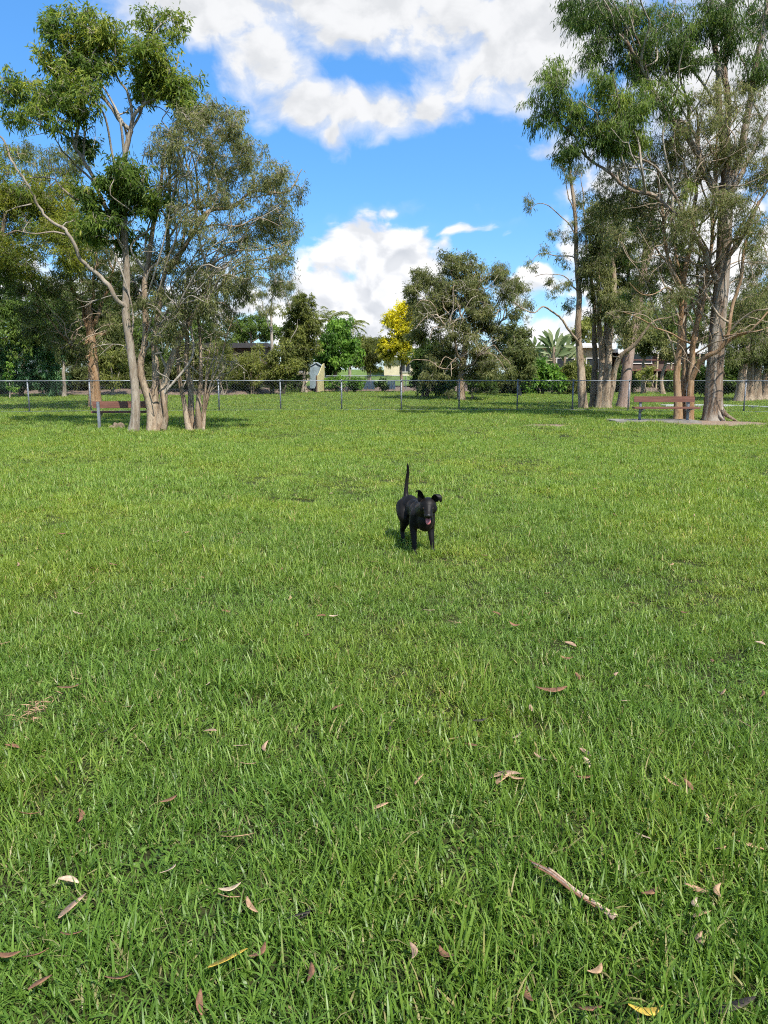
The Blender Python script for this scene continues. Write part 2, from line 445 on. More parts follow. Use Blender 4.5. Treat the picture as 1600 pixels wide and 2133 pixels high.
def build_ground():
    nx, ny = 180, 240
    xs = np.concatenate([[-700, -300, -120, -70], np.linspace(-40, 40, nx), [70, 120, 300, 700]])
    ys = np.concatenate([[-300, -60, -15], np.linspace(-2, 45, ny), np.linspace(46, 110, 60), [160, 300, 700, 1200]])
    X, Y = np.meshgrid(xs, ys)
    Z = np.zeros_like(X)
    near = (Y < 46) & (np.abs(X) < 40)
    Z += np.where(near, .012 * np.sin(X * 1.1 + .4 * np.sin(Y)) * np.sin(Y * .9 + .5), 0) - .012
    V = np.stack([X, Y, Z], -1).reshape(-1, 3)
    n = len(xs); i = np.arange(len(ys) - 1)[:, None] * n + np.arange(n - 1)[None]
    Fq = np.stack([i, i + 1, i + 1 + n, i + n], -1).reshape(-1, 4)
    me = np_mesh('lawn', V, Fq, smooth=True)
    a = me.attributes.new('dirt', 'FLOAT', 'POINT'); a.data.foreach_set('value', dirt_amount(V[:, 0], V[:, 1]).astype(np.float32))
    tag(link_mesh('lawn', me, lawn_material()), 'flat green park lawn reaching back to the garden beds', 'lawn', kind='structure')

    # bark mulch bank along the far edge of the lawn
    m, t, b = new_mat('mulch')
    p = t.n('ShaderNodeNewGeometry').outputs['Position']
    n1 = t.noise(p, 3, 5, .7); n2 = t.noise(p, 14, 4, .7)
    c = t.mix(t.sstep(n2, .35, .65), (.085, .060, .043), (.23, .165, .12))
    c = t.mix(t.m('MULTIPLY', t.sstep(n1, .5, .7), .6), c, (.05, .045, .03))
    t.put(b.inputs['Base Color'], c); b.inputs['Roughness'].default_value = .95
    xs = np.linspace(-60, 60, 240); rows = [0, .15, .6, 1.6, 3.5, 7, 30]; hs = [-.02, .05, .14, .26, .34, .38, .45]
    V = []; 
    for k, (r, h) in enumerate(zip(rows, hs)):
        for x in xs:
            y = float(edge_y(x)) + r + .25 * math.sin(x * 1.7) + .12 * math.sin(x * 4.3)
            V.append((x, y, h + (.05 * math.sin(x * 3.1 + k) if k > 0 else 0)))
    n = len(xs); i = np.arange(len(rows) - 1)[:, None] * n + np.arange(n - 1)[None]
    me = np_mesh('mulch_bed', V, np.stack([i, i + 1, i + 1 + n, i + n], -1).reshape(-1, 4), smooth=True)
    tag(link_mesh('mulch_bed', me, m), 'reddish bark mulch bank under the far trees', 'mulch', kind='structure')
    # pale footpath crossing behind the fence on the right
    a = gnd(1400, 845); b_ = gnd(1700, 850); c_ = gnd(2100, 852)
    mb = MB(); pts = [gnd(1380, 846), gnd(1440, 845.5), gnd(1520, 846), gnd(1620, 850), gnd(1800, 853), gnd(2300, 856)]
    poly = [(p.x, p.y - .45, 0) for p in pts] + [(p.x, p.y + .45, 0) for p in reversed(pts)]
    mb.prism(poly, (0, 0, -.08), (0, 0, .055))
    tag(mb.build('footpath', MATS['path_concrete']), 'pale concrete footpath crossing the grass behind the fence', 'path', kind='structure')
build_ground()


# ------------------------------------------------------------------ grass
def grass_material(name, dark, mid, tip, dry):
    m, t, b = new_mat(name)
    g = t.n('ShaderNodeNewGeometry'); p = g.outputs['Position']
    oi = t.n('ShaderNodeObjectInfo')
    at_ = t.n('ShaderNodeAttribute'); at_.attribute_name = 'tint'
    hh = t.n('ShaderNodeAttribute'); hh.attribute_name = 'along'
    v = t.m('ADD', t.m('MULTIPLY', at_.outputs['Fac'], .65), t.m('MULTIPLY', oi.outputs['Random'], .35))
    c = t.ramp(v, [(.0, dark), (.45, mid), (.84, tip), (.93, dry), (1, dry)])
    n1 = t.noise(p, .45, 3, .6); n2 = t.noise(p, 1.7, 3, .6)
    c = t.mix(t.m('MULTIPLY', t.sstep(n1, .42, .66), .55), c, t.mix(1.0, c, (1.30, 1.08, .75), 'MULTIPLY'))
    c = t.mix(t.m('MULTIPLY', t.sstep(n2, .50, .68), .28), c, t.mix(1.0, c, (.74, .88, .85), 'MULTIPLY'))
    c = t.mix(t.m('MULTIPLY', t.sstep(hh.outputs['Fac'], .0, .35, 1, 0), .55), c, (.13, .125, .05))
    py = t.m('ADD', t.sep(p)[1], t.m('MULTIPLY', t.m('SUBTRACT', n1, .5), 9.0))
    dry_sunlit = t.m('MULTIPLY', t.sstep(py, 5, 11), t.sstep(py, 18, 26, 1, .7))  # drier mid-lawn turf; past it, sunlight on the far lawn painted in
    c = t.mix(t.m('MULTIPLY', dry_sunlit, .8), c, t.mix(1.0, c, (1.30, 1.26, 1.25), 'MULTIPLY'))
    near_shade = t.sstep(py, 1.5, 6.0, 1, 0)  # near lawn darkened: shade in the gaps between blades, put into their colour
    c = t.mix(t.m('MULTIPLY', near_shade, .85), c, t.mix(1.0, c, (.70, .83, .76), 'MULTIPLY'))
    t.put(b.inputs['Base Color'], c); b.inputs['Roughness'].default_value = .42; b.inputs['Specular IOR Level'].default_value = .36
    tr = t.n('ShaderNodeBsdfTranslucent'); t.put(tr.inputs['Color'], t.mix(1.0, c, (1.3, 1.3, .6), 'MULTIPLY'))
    ms = t.n('ShaderNodeMixShader'); ms.inputs[0].default_value = .38
    nt = m.node_tree
    nt.links.new(b.outputs[0], ms.inputs[1]); nt.links.new(tr.outputs[0], ms.inputs[2])
    nt.links.new(ms.outputs[0], nt.nodes['Material Output'].inputs['Surface'])
    return m
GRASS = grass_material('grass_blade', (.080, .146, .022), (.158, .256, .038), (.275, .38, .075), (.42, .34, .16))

def tuft_mesh(name, rng, n, rad, hmin, hmax, wmin, wmax, lean):
    seg = 3
    ang = rng.uniform(0, 2 * math.pi, n); rr = rad * np.sqrt(rng.uniform(0, 1, n))
    bx, by = rr * np.cos(ang), rr * np.sin(ang)
    L = rng.uniform(hmin, hmax, n); W = rng.uniform(wmin, wmax, n)
    az = rng.uniform(0, 2 * math.pi, n); ln = np.abs(rng.normal(lean, .35, n)); curve = rng.uniform(.1, 1.4, n)
    tint = rng.uniform(0, 1, n)
    # a few dry, flat ones
    dry = rng.uniform(0, 1, n) < .045; tint = np.where(dry, 1.0 + .4, tint * .95); ln = np.where(dry, ln + .8, ln)
    V = np.zeros((n, 2 * seg + 1, 3)); al = np.zeros((n, 2 * seg + 1))
    pos = np.stack([bx, by, np.full(n, -.008)], -1)
    th = ln * .35
    face = rng.uniform(-.6, .6, n)
    sx, sy = -np.sin(az + face), np.cos(az + face)
    prof = [.75, 1.0, .72]
    for k in range(seg + 1):
        if k < seg:
            w = W * prof[k] * .5
            V[:, 2 * k] = pos + np.stack([sx * w, sy * w, np.zeros(n)], -1)
            V[:, 2 * k + 1] = pos - np.stack([sx * w, sy * w, np.zeros(n)], -1)
            al[:, 2 * k] = al[:, 2 * k + 1] = k / seg
        else:
            V[:, 2 * seg] = pos; al[:, 2 * seg] = 1
        st = L / seg
        pos = pos + np.stack([np.sin(th) * np.cos(az) * st, np.sin(th) * np.sin(az) * st, np.cos(th) * st], -1)
        th = np.minimum(th + curve * .45 * ln, 1.75)
    V[:, :, 2] = np.maximum(V[:, :, 2], -.01)
    nv = 2 * seg + 1; base = (np.arange(n) * nv)[:, None]
    q = []
    for k in range(seg - 1):
        q.append(base + np.array([[2 * k, 2 * k + 1, 2 * k + 3, 2 * k + 2]]))
    quads = np.stack(q, 1).reshape(-1, 4); tris = base + np.array([[2 * seg - 2, 2 * seg - 1, 2 * seg]])
    me = np_mesh(name, V.reshape(-1, 3), [quads, tris], smooth=True,
                 face_attr={'tint': np.concatenate([np.repeat(tint, seg - 1), tint])})
    a = me.attributes.new('along', 'FLOAT', 'POINT'); a.data.foreach_set('value', al.ravel().astype(np.float32))
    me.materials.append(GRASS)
    return me

def build_grass():
    rng = np.random.default_rng(5)
    protos = bpy.data.collections.new('grass_tufts')
    spec = []
    for i in range(8): spec.append((56, .10, .032, .085, .0028, .0062, 1.3))     # mixed turf
    for i in range(4): spec.append((36, .08, .05, .115, .0030, .0066, .75))        # upright long
    for i in range(3): spec.append((46, .10, .03, .07, .0032, .0068, 1.7))        # low sprawling
    for i in range(3): spec.append((60, .09, .012, .034, .009, .016, 2.2))        # low broad-leaved weeds
    for i, s in enumerate(spec):
        me = tuft_mesh('grass_tuft', rng, *s)
        o = bpy.data.objects.new('grass_tuft_%02d' % i, me); protos.objects.link(o)
    # bands: depth range, tufts per square metre, size
    pts = []
    for y0, y1, dens, sc in ((1.15, 4.5, 280, 1.0), (4.5, 9, 225, 1.0), (9, 18, 110, 1.1), (18, 32, 50, 1.25), (32, 64, 22, 1.4)):
        hw = lambda y: .53 * y + 1.2
        area = (y1 - y0) * 2 * hw(y1); n = int(area * dens)
        y = rng.uniform(y0, y1, n); x = rng.uniform(-hw(y1), hw(y1), n)
        k = np.abs(x) < .53 * y + 1.2
        x, y = x[k], y[k]
        k = (y < edge_y(x) + .3) & (dirt_amount(x, y) < rng.uniform(.25, .75, len(x)))
        x, y = x[k], y[k]
        pts.append(np.stack([x, y, np.full(len(x), sc)], -1))
    dg = gnd(883, 1152)          # longer grass where the dog treads
    for lx, ly in ((-.08, -.02), (.083, 0), (-.052, .42), (.034, .37)):
        wx = dg.x + lx * math.cos(R(15)) - ly * math.sin(R(15)); wy = dg.y + lx * math.sin(R(15)) + ly * math.cos(R(15))
        pts.append(np.stack([wx + rng.normal(0, .07, 14), wy + rng.normal(0, .07, 14), np.full(14, .95)], -1))
    P = np.concatenate(pts); n = len(P)
    # clear the slab, the path and sparse patches
    def patch(x, y):
        return (np.sin(x * .9 + 1.3 * np.sin(y * .5)) * np.sin(y * .8 + .7 * np.sin(x * .6)) + .6 * np.sin(x * 2.3 + y * 1.1) * np.sin(y * 1.9 - x * .7)
                + .5 * np.sin(x * 5.1 + 2 * np.sin(y * 2.2)) * np.sin(y * 4.7 + x))
    pv = patch(P[:, 0], P[:, 1])
    sl = gnd(1365, 879)
    keep = ~((np.abs(P[:, 0] - sl.x) < 1.33) & (np.abs(P[:, 1] - sl.y - .25) < .62))
    py = np.interp(P[:, 0], [gnd(q, w).x for q, w in ((1380, 846), (1440, 845.5), (1520, 846), (1620, 850), (1800, 853))],
                   [gnd(q, w).y for q, w in ((1380, 846), (1440, 845.5), (1520, 846), (1620, 850), (1800, 853))], left=-99)
    keep &= ~(np.abs(P[:, 1] - py) < .5)
    P = P[keep]; pv = pv[keep]; n = len(P)
    idx = np.where(pv > .45, rng.choice([0, 1, 2, 3, 8, 9, 10, 11], n), np.where(pv < -.55, rng.choice([4, 5, 6, 7, 12, 13, 14], n), rng.integers(0, 15, n)))
    weed = (np.sin(P[:, 0] * 3.7 + 2 * np.sin(P[:, 1] * 1.3)) * np.sin(P[:, 1] * 3.1 + 1.7 * np.sin(P[:, 0] * 1.9)) > .55) & (rng.uniform(0, 1, n) < .45)
    idx = np.where(weed, rng.integers(15, 18, n), idx)
    scl = P[:, 2] * rng.uniform(.72, 1.28, n) * (1 + .18 * np.clip(pv, -1, 1.2))
    z = .012 * np.sin(P[:, 0] * 1.1 + .4 * np.sin(P[:, 1])) * np.sin(P[:, 1] * .9 + .5) - .012
    rot = np.stack([rng.normal(0, .12, n), rng.normal(0, .12, n), rng.uniform(0, 2 * math.pi, n)], -1)
    me = bpy.data.meshes.new('grass'); me.vertices.add(n)
    me.vertices.foreach_set('co', np.stack([P[:, 0], P[:, 1], z], -1).astype(np.float32).ravel())
    a = me.attributes.new('pick', 'INT', 'POINT'); a.data.foreach_set('value', idx.astype(np.int32))
    a = me.attributes.new('size', 'FLOAT', 'POINT'); a.data.foreach_set('value', scl.astype(np.float32))
    a = me.attributes.new('turn', 'FLOAT_VECTOR', 'POINT'); a.data.foreach_set('vector', rot.astype(np.float32).ravel())
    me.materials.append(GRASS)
    o = link_mesh('grass', me)
    ng = bpy.data.node_groups.new('grass_scatter', 'GeometryNodeTree')
    ng.interface.new_socket('Geometry', in_out='INPUT', socket_type='NodeSocketGeometry')
    ng.interface.new_socket('Geometry', in_out='OUTPUT', socket_type='NodeSocketGeometry')
    N = ng.nodes; L = ng.links
    gi = N.new('NodeGroupInput'); go = N.new('NodeGroupOutput'); iop = N.new('GeometryNodeInstanceOnPoints')
    ci = N.new('GeometryNodeCollectionInfo'); ci.inputs['Collection'].default_value = protos
    ci.inputs['Separate Children'].default_value = True; ci.inputs['Reset Children'].default_value = True
    def na(name, ty):
        q = N.new('GeometryNodeInputNamedAttribute'); q.data_type = ty; q.inputs['Name'].default_value = name
        return [s for s in q.outputs if s.name == 'Attribute' and s.enabled][0]
    e2r = N.new('FunctionNodeEulerToRotation')
    L.new(gi.outputs[0], iop.inputs['Points']); L.new(ci.outputs[0], iop.inputs['Instance'])
    iop.inputs['Pick Instance'].default_value = True
    L.new(na('pick', 'INT'), iop.inputs['Instance Index'])
    L.new(na('turn', 'FLOAT_VECTOR'), e2r.inputs[0]); L.new(e2r.outputs[0], iop.inputs['Rotation'])
    L.new(na('size', 'FLOAT'), iop.inputs['Scale']); L.new(iop.outputs[0], go.inputs[0])
    md = o.modifiers.new('scatter', 'NODES'); md.node_group = ng
    tag(o, 'short green lawn grass with loose blades covering the park', 'grass', kind='stuff')
    print('grass tufts', n)
build_grass()


# ------------------------------------------------------------------ trees
def leaf_arrays(base, axis, L, W, rng):
    """pointed, slightly folded leaves: 4 vertices, 2 triangles each"""
    n = len(base)
    axis = axis / (np.linalg.norm(axis, axis=1)[:, None] + 1e-9)
    rnd = rng.normal(size=(n, 3)); side = np.cross(axis, rnd); side /= np.linalg.norm(side, axis=1)[:, None] + 1e-9
    nrm = np.cross(axis, side)
    mid = base + axis * (L * .45)[:, None] + nrm * (L * rng.uniform(-.12, .12, n))[:, None]
    tip = base + axis * L[:, None] + np.array([0, 0, -1.0]) * (L * rng.uniform(0, .25, n))[:, None]
    V = np.stack([base, mid + side * (W * .5)[:, None], tip, mid - side * (W * .5)[:, None]], 1)
    return V

class Tree:
    def __init__(self, name, label, depth, base_px, bark, leaf, seed, cat='tree', group=None):
        self.rng = np.random.default_rng(seed); self.rnd = random.Random(seed)
        self.name, self.label, self.depth, self.cat, self.group = name, label, depth, cat, group
        self.bark, self.leaf = bark, leaf
        b = gnd(*base_px) if base_px[1] > HORIZON + 3 and depth is None else None
        self.depth = depth if depth is not None else b.y
        p = at(base_px[0], HORIZON, self.depth); self.base = Vector((p.x, self.depth, 0))
        self.tv, self.tf, self.tn = [], [], 0          # trunk and limbs
        self.bv, self.bf, self.bn = [], [], 0          # thinner branches
        self.limb_bark = {'paperbark': 'pale_limb', 'paperbark_orange': 'tan_limb', 'grey_limb': 'pale_limb', 'gum': 'pale_limb'}.get(bark, 'grey_limb')
        self.nodes = []; self.nrad = []
        self.clumps = []                               # (pos, radius, tint, droop, leafspec)
        self.twig_a, self.twig_b = [], []
    def P(self, px, py, dd=0.0):
        return at(px, py, self.depth + dd)
    def _tube(self, pts, rad, n, lump=0.0, thin=False):
        v, f = tube_arrays(pts, rad, n, cap=False, lump=lump, seed=self.rnd.uniform(0, 6))
        if thin:
            self.bv.append(v); self.bf.append(np.asarray(f) + self.bn); self.bn += len(v); return
        self.tv.append(v); self.tf.append(np.asarray(f) + self.tn); self.tn += len(v)
    def limb(self, pts, r0, r1, flare=1.0, wob=.05, lump=.10, node=True, sink=.0):
        """pts: (px, py[, depth offset]); radii in metres"""
        W = [self.P(*p) for p in pts]
        if sink: W[0].z = -sink
        P, par = catmull(W, max(.10, r0 * 1.1))
        L = len(P)
        ph = [self.rnd.uniform(0, 6) for _ in range(3)]
        rad = []
        for i, (p, t) in enumerate(zip(P, par)):
            k = i * .55
            a = wob * min(1, i / 4)
            p.x += a * (math.sin(k * .9 + ph[0]) * .6 + self.rnd.uniform(-.3, .3)); p.y += a * math.sin(k * .7 + ph[1]); p.z += a * .4 * math.sin(k + ph[2])
            r = r0 + (r1 - r0) * (t ** .85)
            if flare > 1: r *= 1 + (flare - 1) * math.exp(-(p.z) / (.9 * r0 + .18))
            rad.append(r)
        n = 14 if r0 > .12 else 9 if r0 > .05 else 6
        self._tube(P, rad, n, lump if r0 > .03 else 0)
        if node:
            for p, r, t in zip(P, rad, par):
                if t > .25: self.nodes.append(tuple(p)); self.nrad.append(r)
    def crown(self, blobs, n, rc=(.30, .55), tint=(.2, .8), droop=.5, leaves=60, L=(.07, .11), W=.2, dspread=1.0, hollow=.35, spray=.35):
        """blobs: (px, py, half width px, half height px[, depth offset[, tint shift]])"""
        A = np.array([b[2] * b[3] for b in blobs], float); A /= A.sum()
        cnt = np.maximum(1, np.round(A * n)).astype(int); mp = m_per_px(self.depth)
        for b, c in zip(blobs, cnt):
            dd = b[4] if len(b) > 4 else self.rng.uniform(-dspread, dspread); ts = b[5] if len(b) > 5 else 0.0
            C = np.array(self.P(b[0], b[1], dd)); rx, rz = b[2] * mp, b[3] * mp; ry = min(max(rx, rz) * .9, 2.4)
            # tufts: a handful of small leaf bunches round each branch end, gaps in between
            c = int(c * 1.5); nt = max(2, c // 4)
            q = self.rng.normal(size=(nt, 3)); q /= np.linalg.norm(q, axis=1)[:, None]
            rr = (hollow + (1.05 - hollow) * self.rng.uniform(0, 1, nt) ** .6)[:, None]
            cen = q * rr; tt = self.rng.uniform(*tint, nt)
            pick = self.rng.integers(0, nt, c)
            off = cen[pick] + self.rng.normal(size=(c, 3)) * .24
            pos = C + off * np.array([rx, ry, rz]) * .95
            for k in range(c):
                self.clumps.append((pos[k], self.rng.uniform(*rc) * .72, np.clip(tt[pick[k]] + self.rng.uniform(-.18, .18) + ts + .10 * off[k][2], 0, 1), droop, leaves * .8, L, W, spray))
    def grow(self, thin=1.0, gnarl=.10, curve=.18, rmax=.05, tip=.006):
        if not self.nodes:
            raise RuntimeError('no limbs')
        N = np.array(self.nodes); NR = np.array(self.nrad)
        C = np.array([c[0] for c in self.clumps])
        d0 = np.array([np.min(np.linalg.norm(N - c, axis=1)) for c in C])
        for i in np.argsort(d0):
            c = C[i]
            dv = c - N; d = np.linalg.norm(dv, axis=1)
            cost = d + .55 * np.maximum(0, -dv[:, 2]) + .10 * np.abs(dv[:, 2]) * 0
            j = int(np.argmin(cost)); p = N[j]; ln = float(d[j])
            if ln < .12: continue
            k = max(3, int(ln / .22))
            mid = (p + c) / 2 + self.rng.normal(size=3) * ln * gnarl + np.array([0, 0, curve * ln])
            t = np.linspace(0, 1, k + 1)[:, None]
            path = (1 - t) ** 2 * p + 2 * t * (1 - t) * mid + t * t * c
            path[1:-1] += self.rng.normal(size=(k - 1, 3)) * min(.05, ln * .05)
            r0 = min(NR[j] * .75, rmax, .010 + .016 * ln) * thin
            rad = r0 + (tip - r0) * t[:, 0] ** .8
            rad = np.maximum(rad, .004)
            self._tube(path, rad, 5 if r0 > .02 else 4, thin=True)
            N = np.concatenate([N, path[1:]]); NR = np.concatenate([NR, rad[1:]])
    def fan(self, n, r=(.022, .045), front=.5, wob=.10):
        """long sinuous limbs from the trunks out into the crown"""
        N = np.array(self.nodes); NR = np.array(self.nrad); big = np.where(NR > .035)[0]
        C = np.array([c[0] for c in self.clumps]); yc = np.median(C[:, 1])
        for _ in range(n):
            c = C[self.rng.integers(0, len(C))].copy(); c[1] -= abs(self.rng.normal(0, front))
            d = c - N[big]; dist = np.linalg.norm(d, axis=1)
            ok = (d[:, 2] > .25 * dist) & (dist > .8) & (dist < 5)
            if not ok.any(): continue
            cand = big[ok]; w = np.exp(-dist[ok] / 1.5); j = int(self.rng.choice(cand, p=w / w.sum()))
            p = N[j]; ln = float(np.linalg.norm(c - p)); k = 5
            pts = []
            for q in range(k + 1):
                t = q / k; e = p + (c - p) * t + np.array([0, 0, .10 * ln * math.sin(math.pi * t)])
                if 0 < q < k: e = e + self.rng.normal(size=3) * wob * ln * .45
                pts.append(Vector(e))
            P, par = catmull(pts, .14)
            r0 = min(float(NR[j]) * .8, self.rng.uniform(*r)); rad = [max(.008, r0 + (.010 - r0) * t) for t in par]
            self._tube([tuple(x) for x in P], rad, 6, thin=True)
            for x, rr in zip(P[2:], rad[2:]): self.nodes.append(tuple(x)); self.nrad.append(rr)
    def bare(self, n, L=(.8, 1.8), r=.022, front=.6):
        """leafless arching side branches with a few forks"""
        idx = [i for i, q in enumerate(self.nrad) if q > .02 and self.nodes[i][2] > 1.7]
        for _ in range(n):
            i = self.rnd.choice(idx); p = Vector(self.nodes[i]); ln = self.rnd.uniform(*L)
            d = Vector((self.rnd.uniform(-1, 1), -front + self.rnd.uniform(-.7, .7), self.rnd.uniform(-.1, .8))).normalized()
            def run(p, d, ln, r0, lev):
                k = max(5, int(ln / .13)); pts = [p.copy()]; cur = d.copy(); tw = Vector((self.rnd.uniform(-1, 1), self.rnd.uniform(-1, 1), self.rnd.uniform(-1.2, .4))) * .16
                for q in range(k):
                    cur = (cur + tw + Vector((self.rnd.uniform(-1, 1), self.rnd.uniform(-1, 1), self.rnd.uniform(-1, 1))) * .22).normalized()
                    p = p + cur * (ln / k); p.z = max(p.z, .9); pts.append(p.copy())
                    if lev < 2 and q > 1 and self.rnd.random() < .30:
                        run(p, (cur + Vector((self.rnd.uniform(-1, 1), self.rnd.uniform(-1, 1), self.rnd.uniform(-.7, .5)))).normalized(), ln * self.rnd.uniform(.3, .55), r0 * .55, lev + 1)
                self._tube([tuple(x) for x in pts], np.linspace(r0, max(.005, r0 * .25), len(pts)), 5, thin=True)
            run(p, d, ln, min(r, self.nrad[i] * .8), 0)
    def build(self):
        rng = self.rng
        root = empty(self.name, self.base); tag(root, self.label, self.cat, self.group)
        tw_p, tw_q = [], []; B, A, LL, WW, T = [], [], [], [], []
        for pos, rc, tint, droop, nl, L, W, spray in self.clumps:
            k = int(rng.integers(5, 9))
            dr = rng.normal(size=(k, 3)); dr[:, 2] = dr[:, 2] * .8 + .25 - droop * .5
            dr /= np.linalg.norm(dr, axis=1)[:, None]
            ends = pos + dr * rc * rng.uniform(.55, 1.1, (k, 1))
            tw_p.append(np.repeat(pos[None], k, 0)); tw_q.append(ends)
            m = max(3, int(nl * rng.uniform(.6, 1.4)))
            w = rng.integers(0, k, m); t = rng.uniform(.2, 1.05, (m, 1))
            b = pos + (ends[w] - pos) * t + rng.normal(size=(m, 3)) * rc * spray * .35
            ax = dr[w] * .6 + rng.normal(size=(m, 3)) * .75 + np.array([0, 0, -1.0]) * droop * 1.5
            B.append(b); A.append(ax); LL.append(rng.uniform(*L, m)); WW.append(np.full(m, W)); T.append(np.clip(tint + rng.normal(0, .13, m), 0, 1))
        # limbs and twigs: one bark surface
        if tw_p:
            p = np.concatenate(tw_p); q = np.concatenate(tw_q); d = q - p; d /= np.linalg.norm(d, axis=1)[:, None] + 1e-9
            u = np.cross(d, np.array([.3, .5, .8])); u /= np.linalg.norm(u, axis=1)[:, None] + 1e-9; w = np.cross(d, u)
            r = .005
            tv = np.stack([p + u * r, p - u * r * .5 + w * r * .87, p - u * r * .5 - w * r * .87, q], 1)
            n = len(p); b0 = (np.arange(n) * 4)[:, None]
            tri = (b0[:, None, :] + np.array([[0, 1, 3], [1, 2, 3], [2, 0, 3]])[None]).reshape(-1, 3)
        org = np.array(self.base)
        V = np.concatenate(self.tv) - org if self.tv else np.zeros((0, 3))
        faces = [np.concatenate(self.tf)]
        me = np_mesh('trunk', V, faces, smooth=True); me.materials.append(MATS[self.bark])
        link_mesh('trunk', me, None, root)
        VB = np.concatenate(self.bv) - org if self.bv else np.zeros((0, 3)); FB = [np.concatenate(self.bf)] if self.bf else []
        if tw_p:
            FB.append(tri + len(VB)); VB = np.concatenate([VB, tv.reshape(-1, 3) - org])
        if FB:
            me = np_mesh('branches', VB, FB, smooth=True); me.materials.append(MATS[self.limb_bark])
            tag(link_mesh('branches', me, None, root), kind='stuff')
        nl = 0
        if B:
            B = np.concatenate(B) - org; A = np.concatenate(A); LL = np.concatenate(LL); WW = np.concatenate(WW) * LL; T = np.concatenate(T)
            V = leaf_arrays(B, A, LL, WW, rng).reshape(-1, 3); nl = len(B)
            f = (np.arange(nl) * 4)[:, None] + np.array([[0, 1, 2, 3]])
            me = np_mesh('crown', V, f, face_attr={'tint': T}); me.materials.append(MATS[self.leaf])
            tag(link_mesh('crown', me, None, root), kind='stuff')
        Tree.total += nl
        return root
    total = 0

def simple_tree(name, label, depth, base_px, bark, leaf, seed, blobs, n, stems=1, r=.12, lean=0.0, cat='tree', group=None, low=.4, thin=1.0, **kw):
    """a tree whose limbs are found from its crown: a trunk (or several stems) rising into the blobs"""
    t = Tree(name, label, depth, base_px, bark, leaf, seed, cat, group)
    rnd = t.rnd
    order = sorted(blobs, key=lambda b: b[1])
    for s in range(stems):
        b = order[s % len(order)]
        x0 = base_px[0] + (s - (stems - 1) / 2) * r * 1.3 / m_per_px(t.depth)
        gy = HORIZON + F_PX * CAM_H / t.depth
        dd = rnd.uniform(-.3, .3)
        pts = [(x0, gy, dd * .3)]
        for q in (.25, .5, .75, 1.0):
            pts.append((x0 + (b[0] - x0) * q ** 1.3 + rnd.uniform(-1, 1) * .12 / m_per_px(t.depth) * (q < 1), gy + (b[1] - gy) * q, dd + (b[4] if len(b) > 4 else 0) * q))
        t.limb(pts, r, r * .25, flare=1.4, wob=.04, sink=.05)
    # a limb to each blob
    for b in blobs:
        N = np.array(t.nodes); c = np.array(t.P(b[0], b[1], b[4] if len(b) > 4 else 0))
        dv = c - N; cost = np.linalg.norm(dv, axis=1) + .8 * np.maximum(0, -dv[:, 2] + .5)
        j = int(np.argmin(cost)); p = N[j]; ln = np.linalg.norm(c - p)
        if ln < .5: continue
        mid = (p + c) / 2 + np.array([0, 0, .12 * ln]) + t.rng.normal(size=3) * .08 * ln
        k = max(4, int(ln / .3)); tt = np.linspace(0, 1, k + 1)[:, None]
        path = (1 - tt) ** 2 * p + 2 * tt * (1 - tt) * mid + tt * tt * c
        r0 = min(t.nrad[j] * .75, r * .5); rad = r0 + (.012 - r0) * tt[:, 0]
        t._tube(path, np.maximum(rad, .006), 6)
        for pp, rr in zip(path[1:], rad[1:]): t.nodes.append(tuple(pp)); t.nrad.append(rr)
    t.crown(blobs, n, **kw)
    t.grow(thin=thin)
    return t.build()


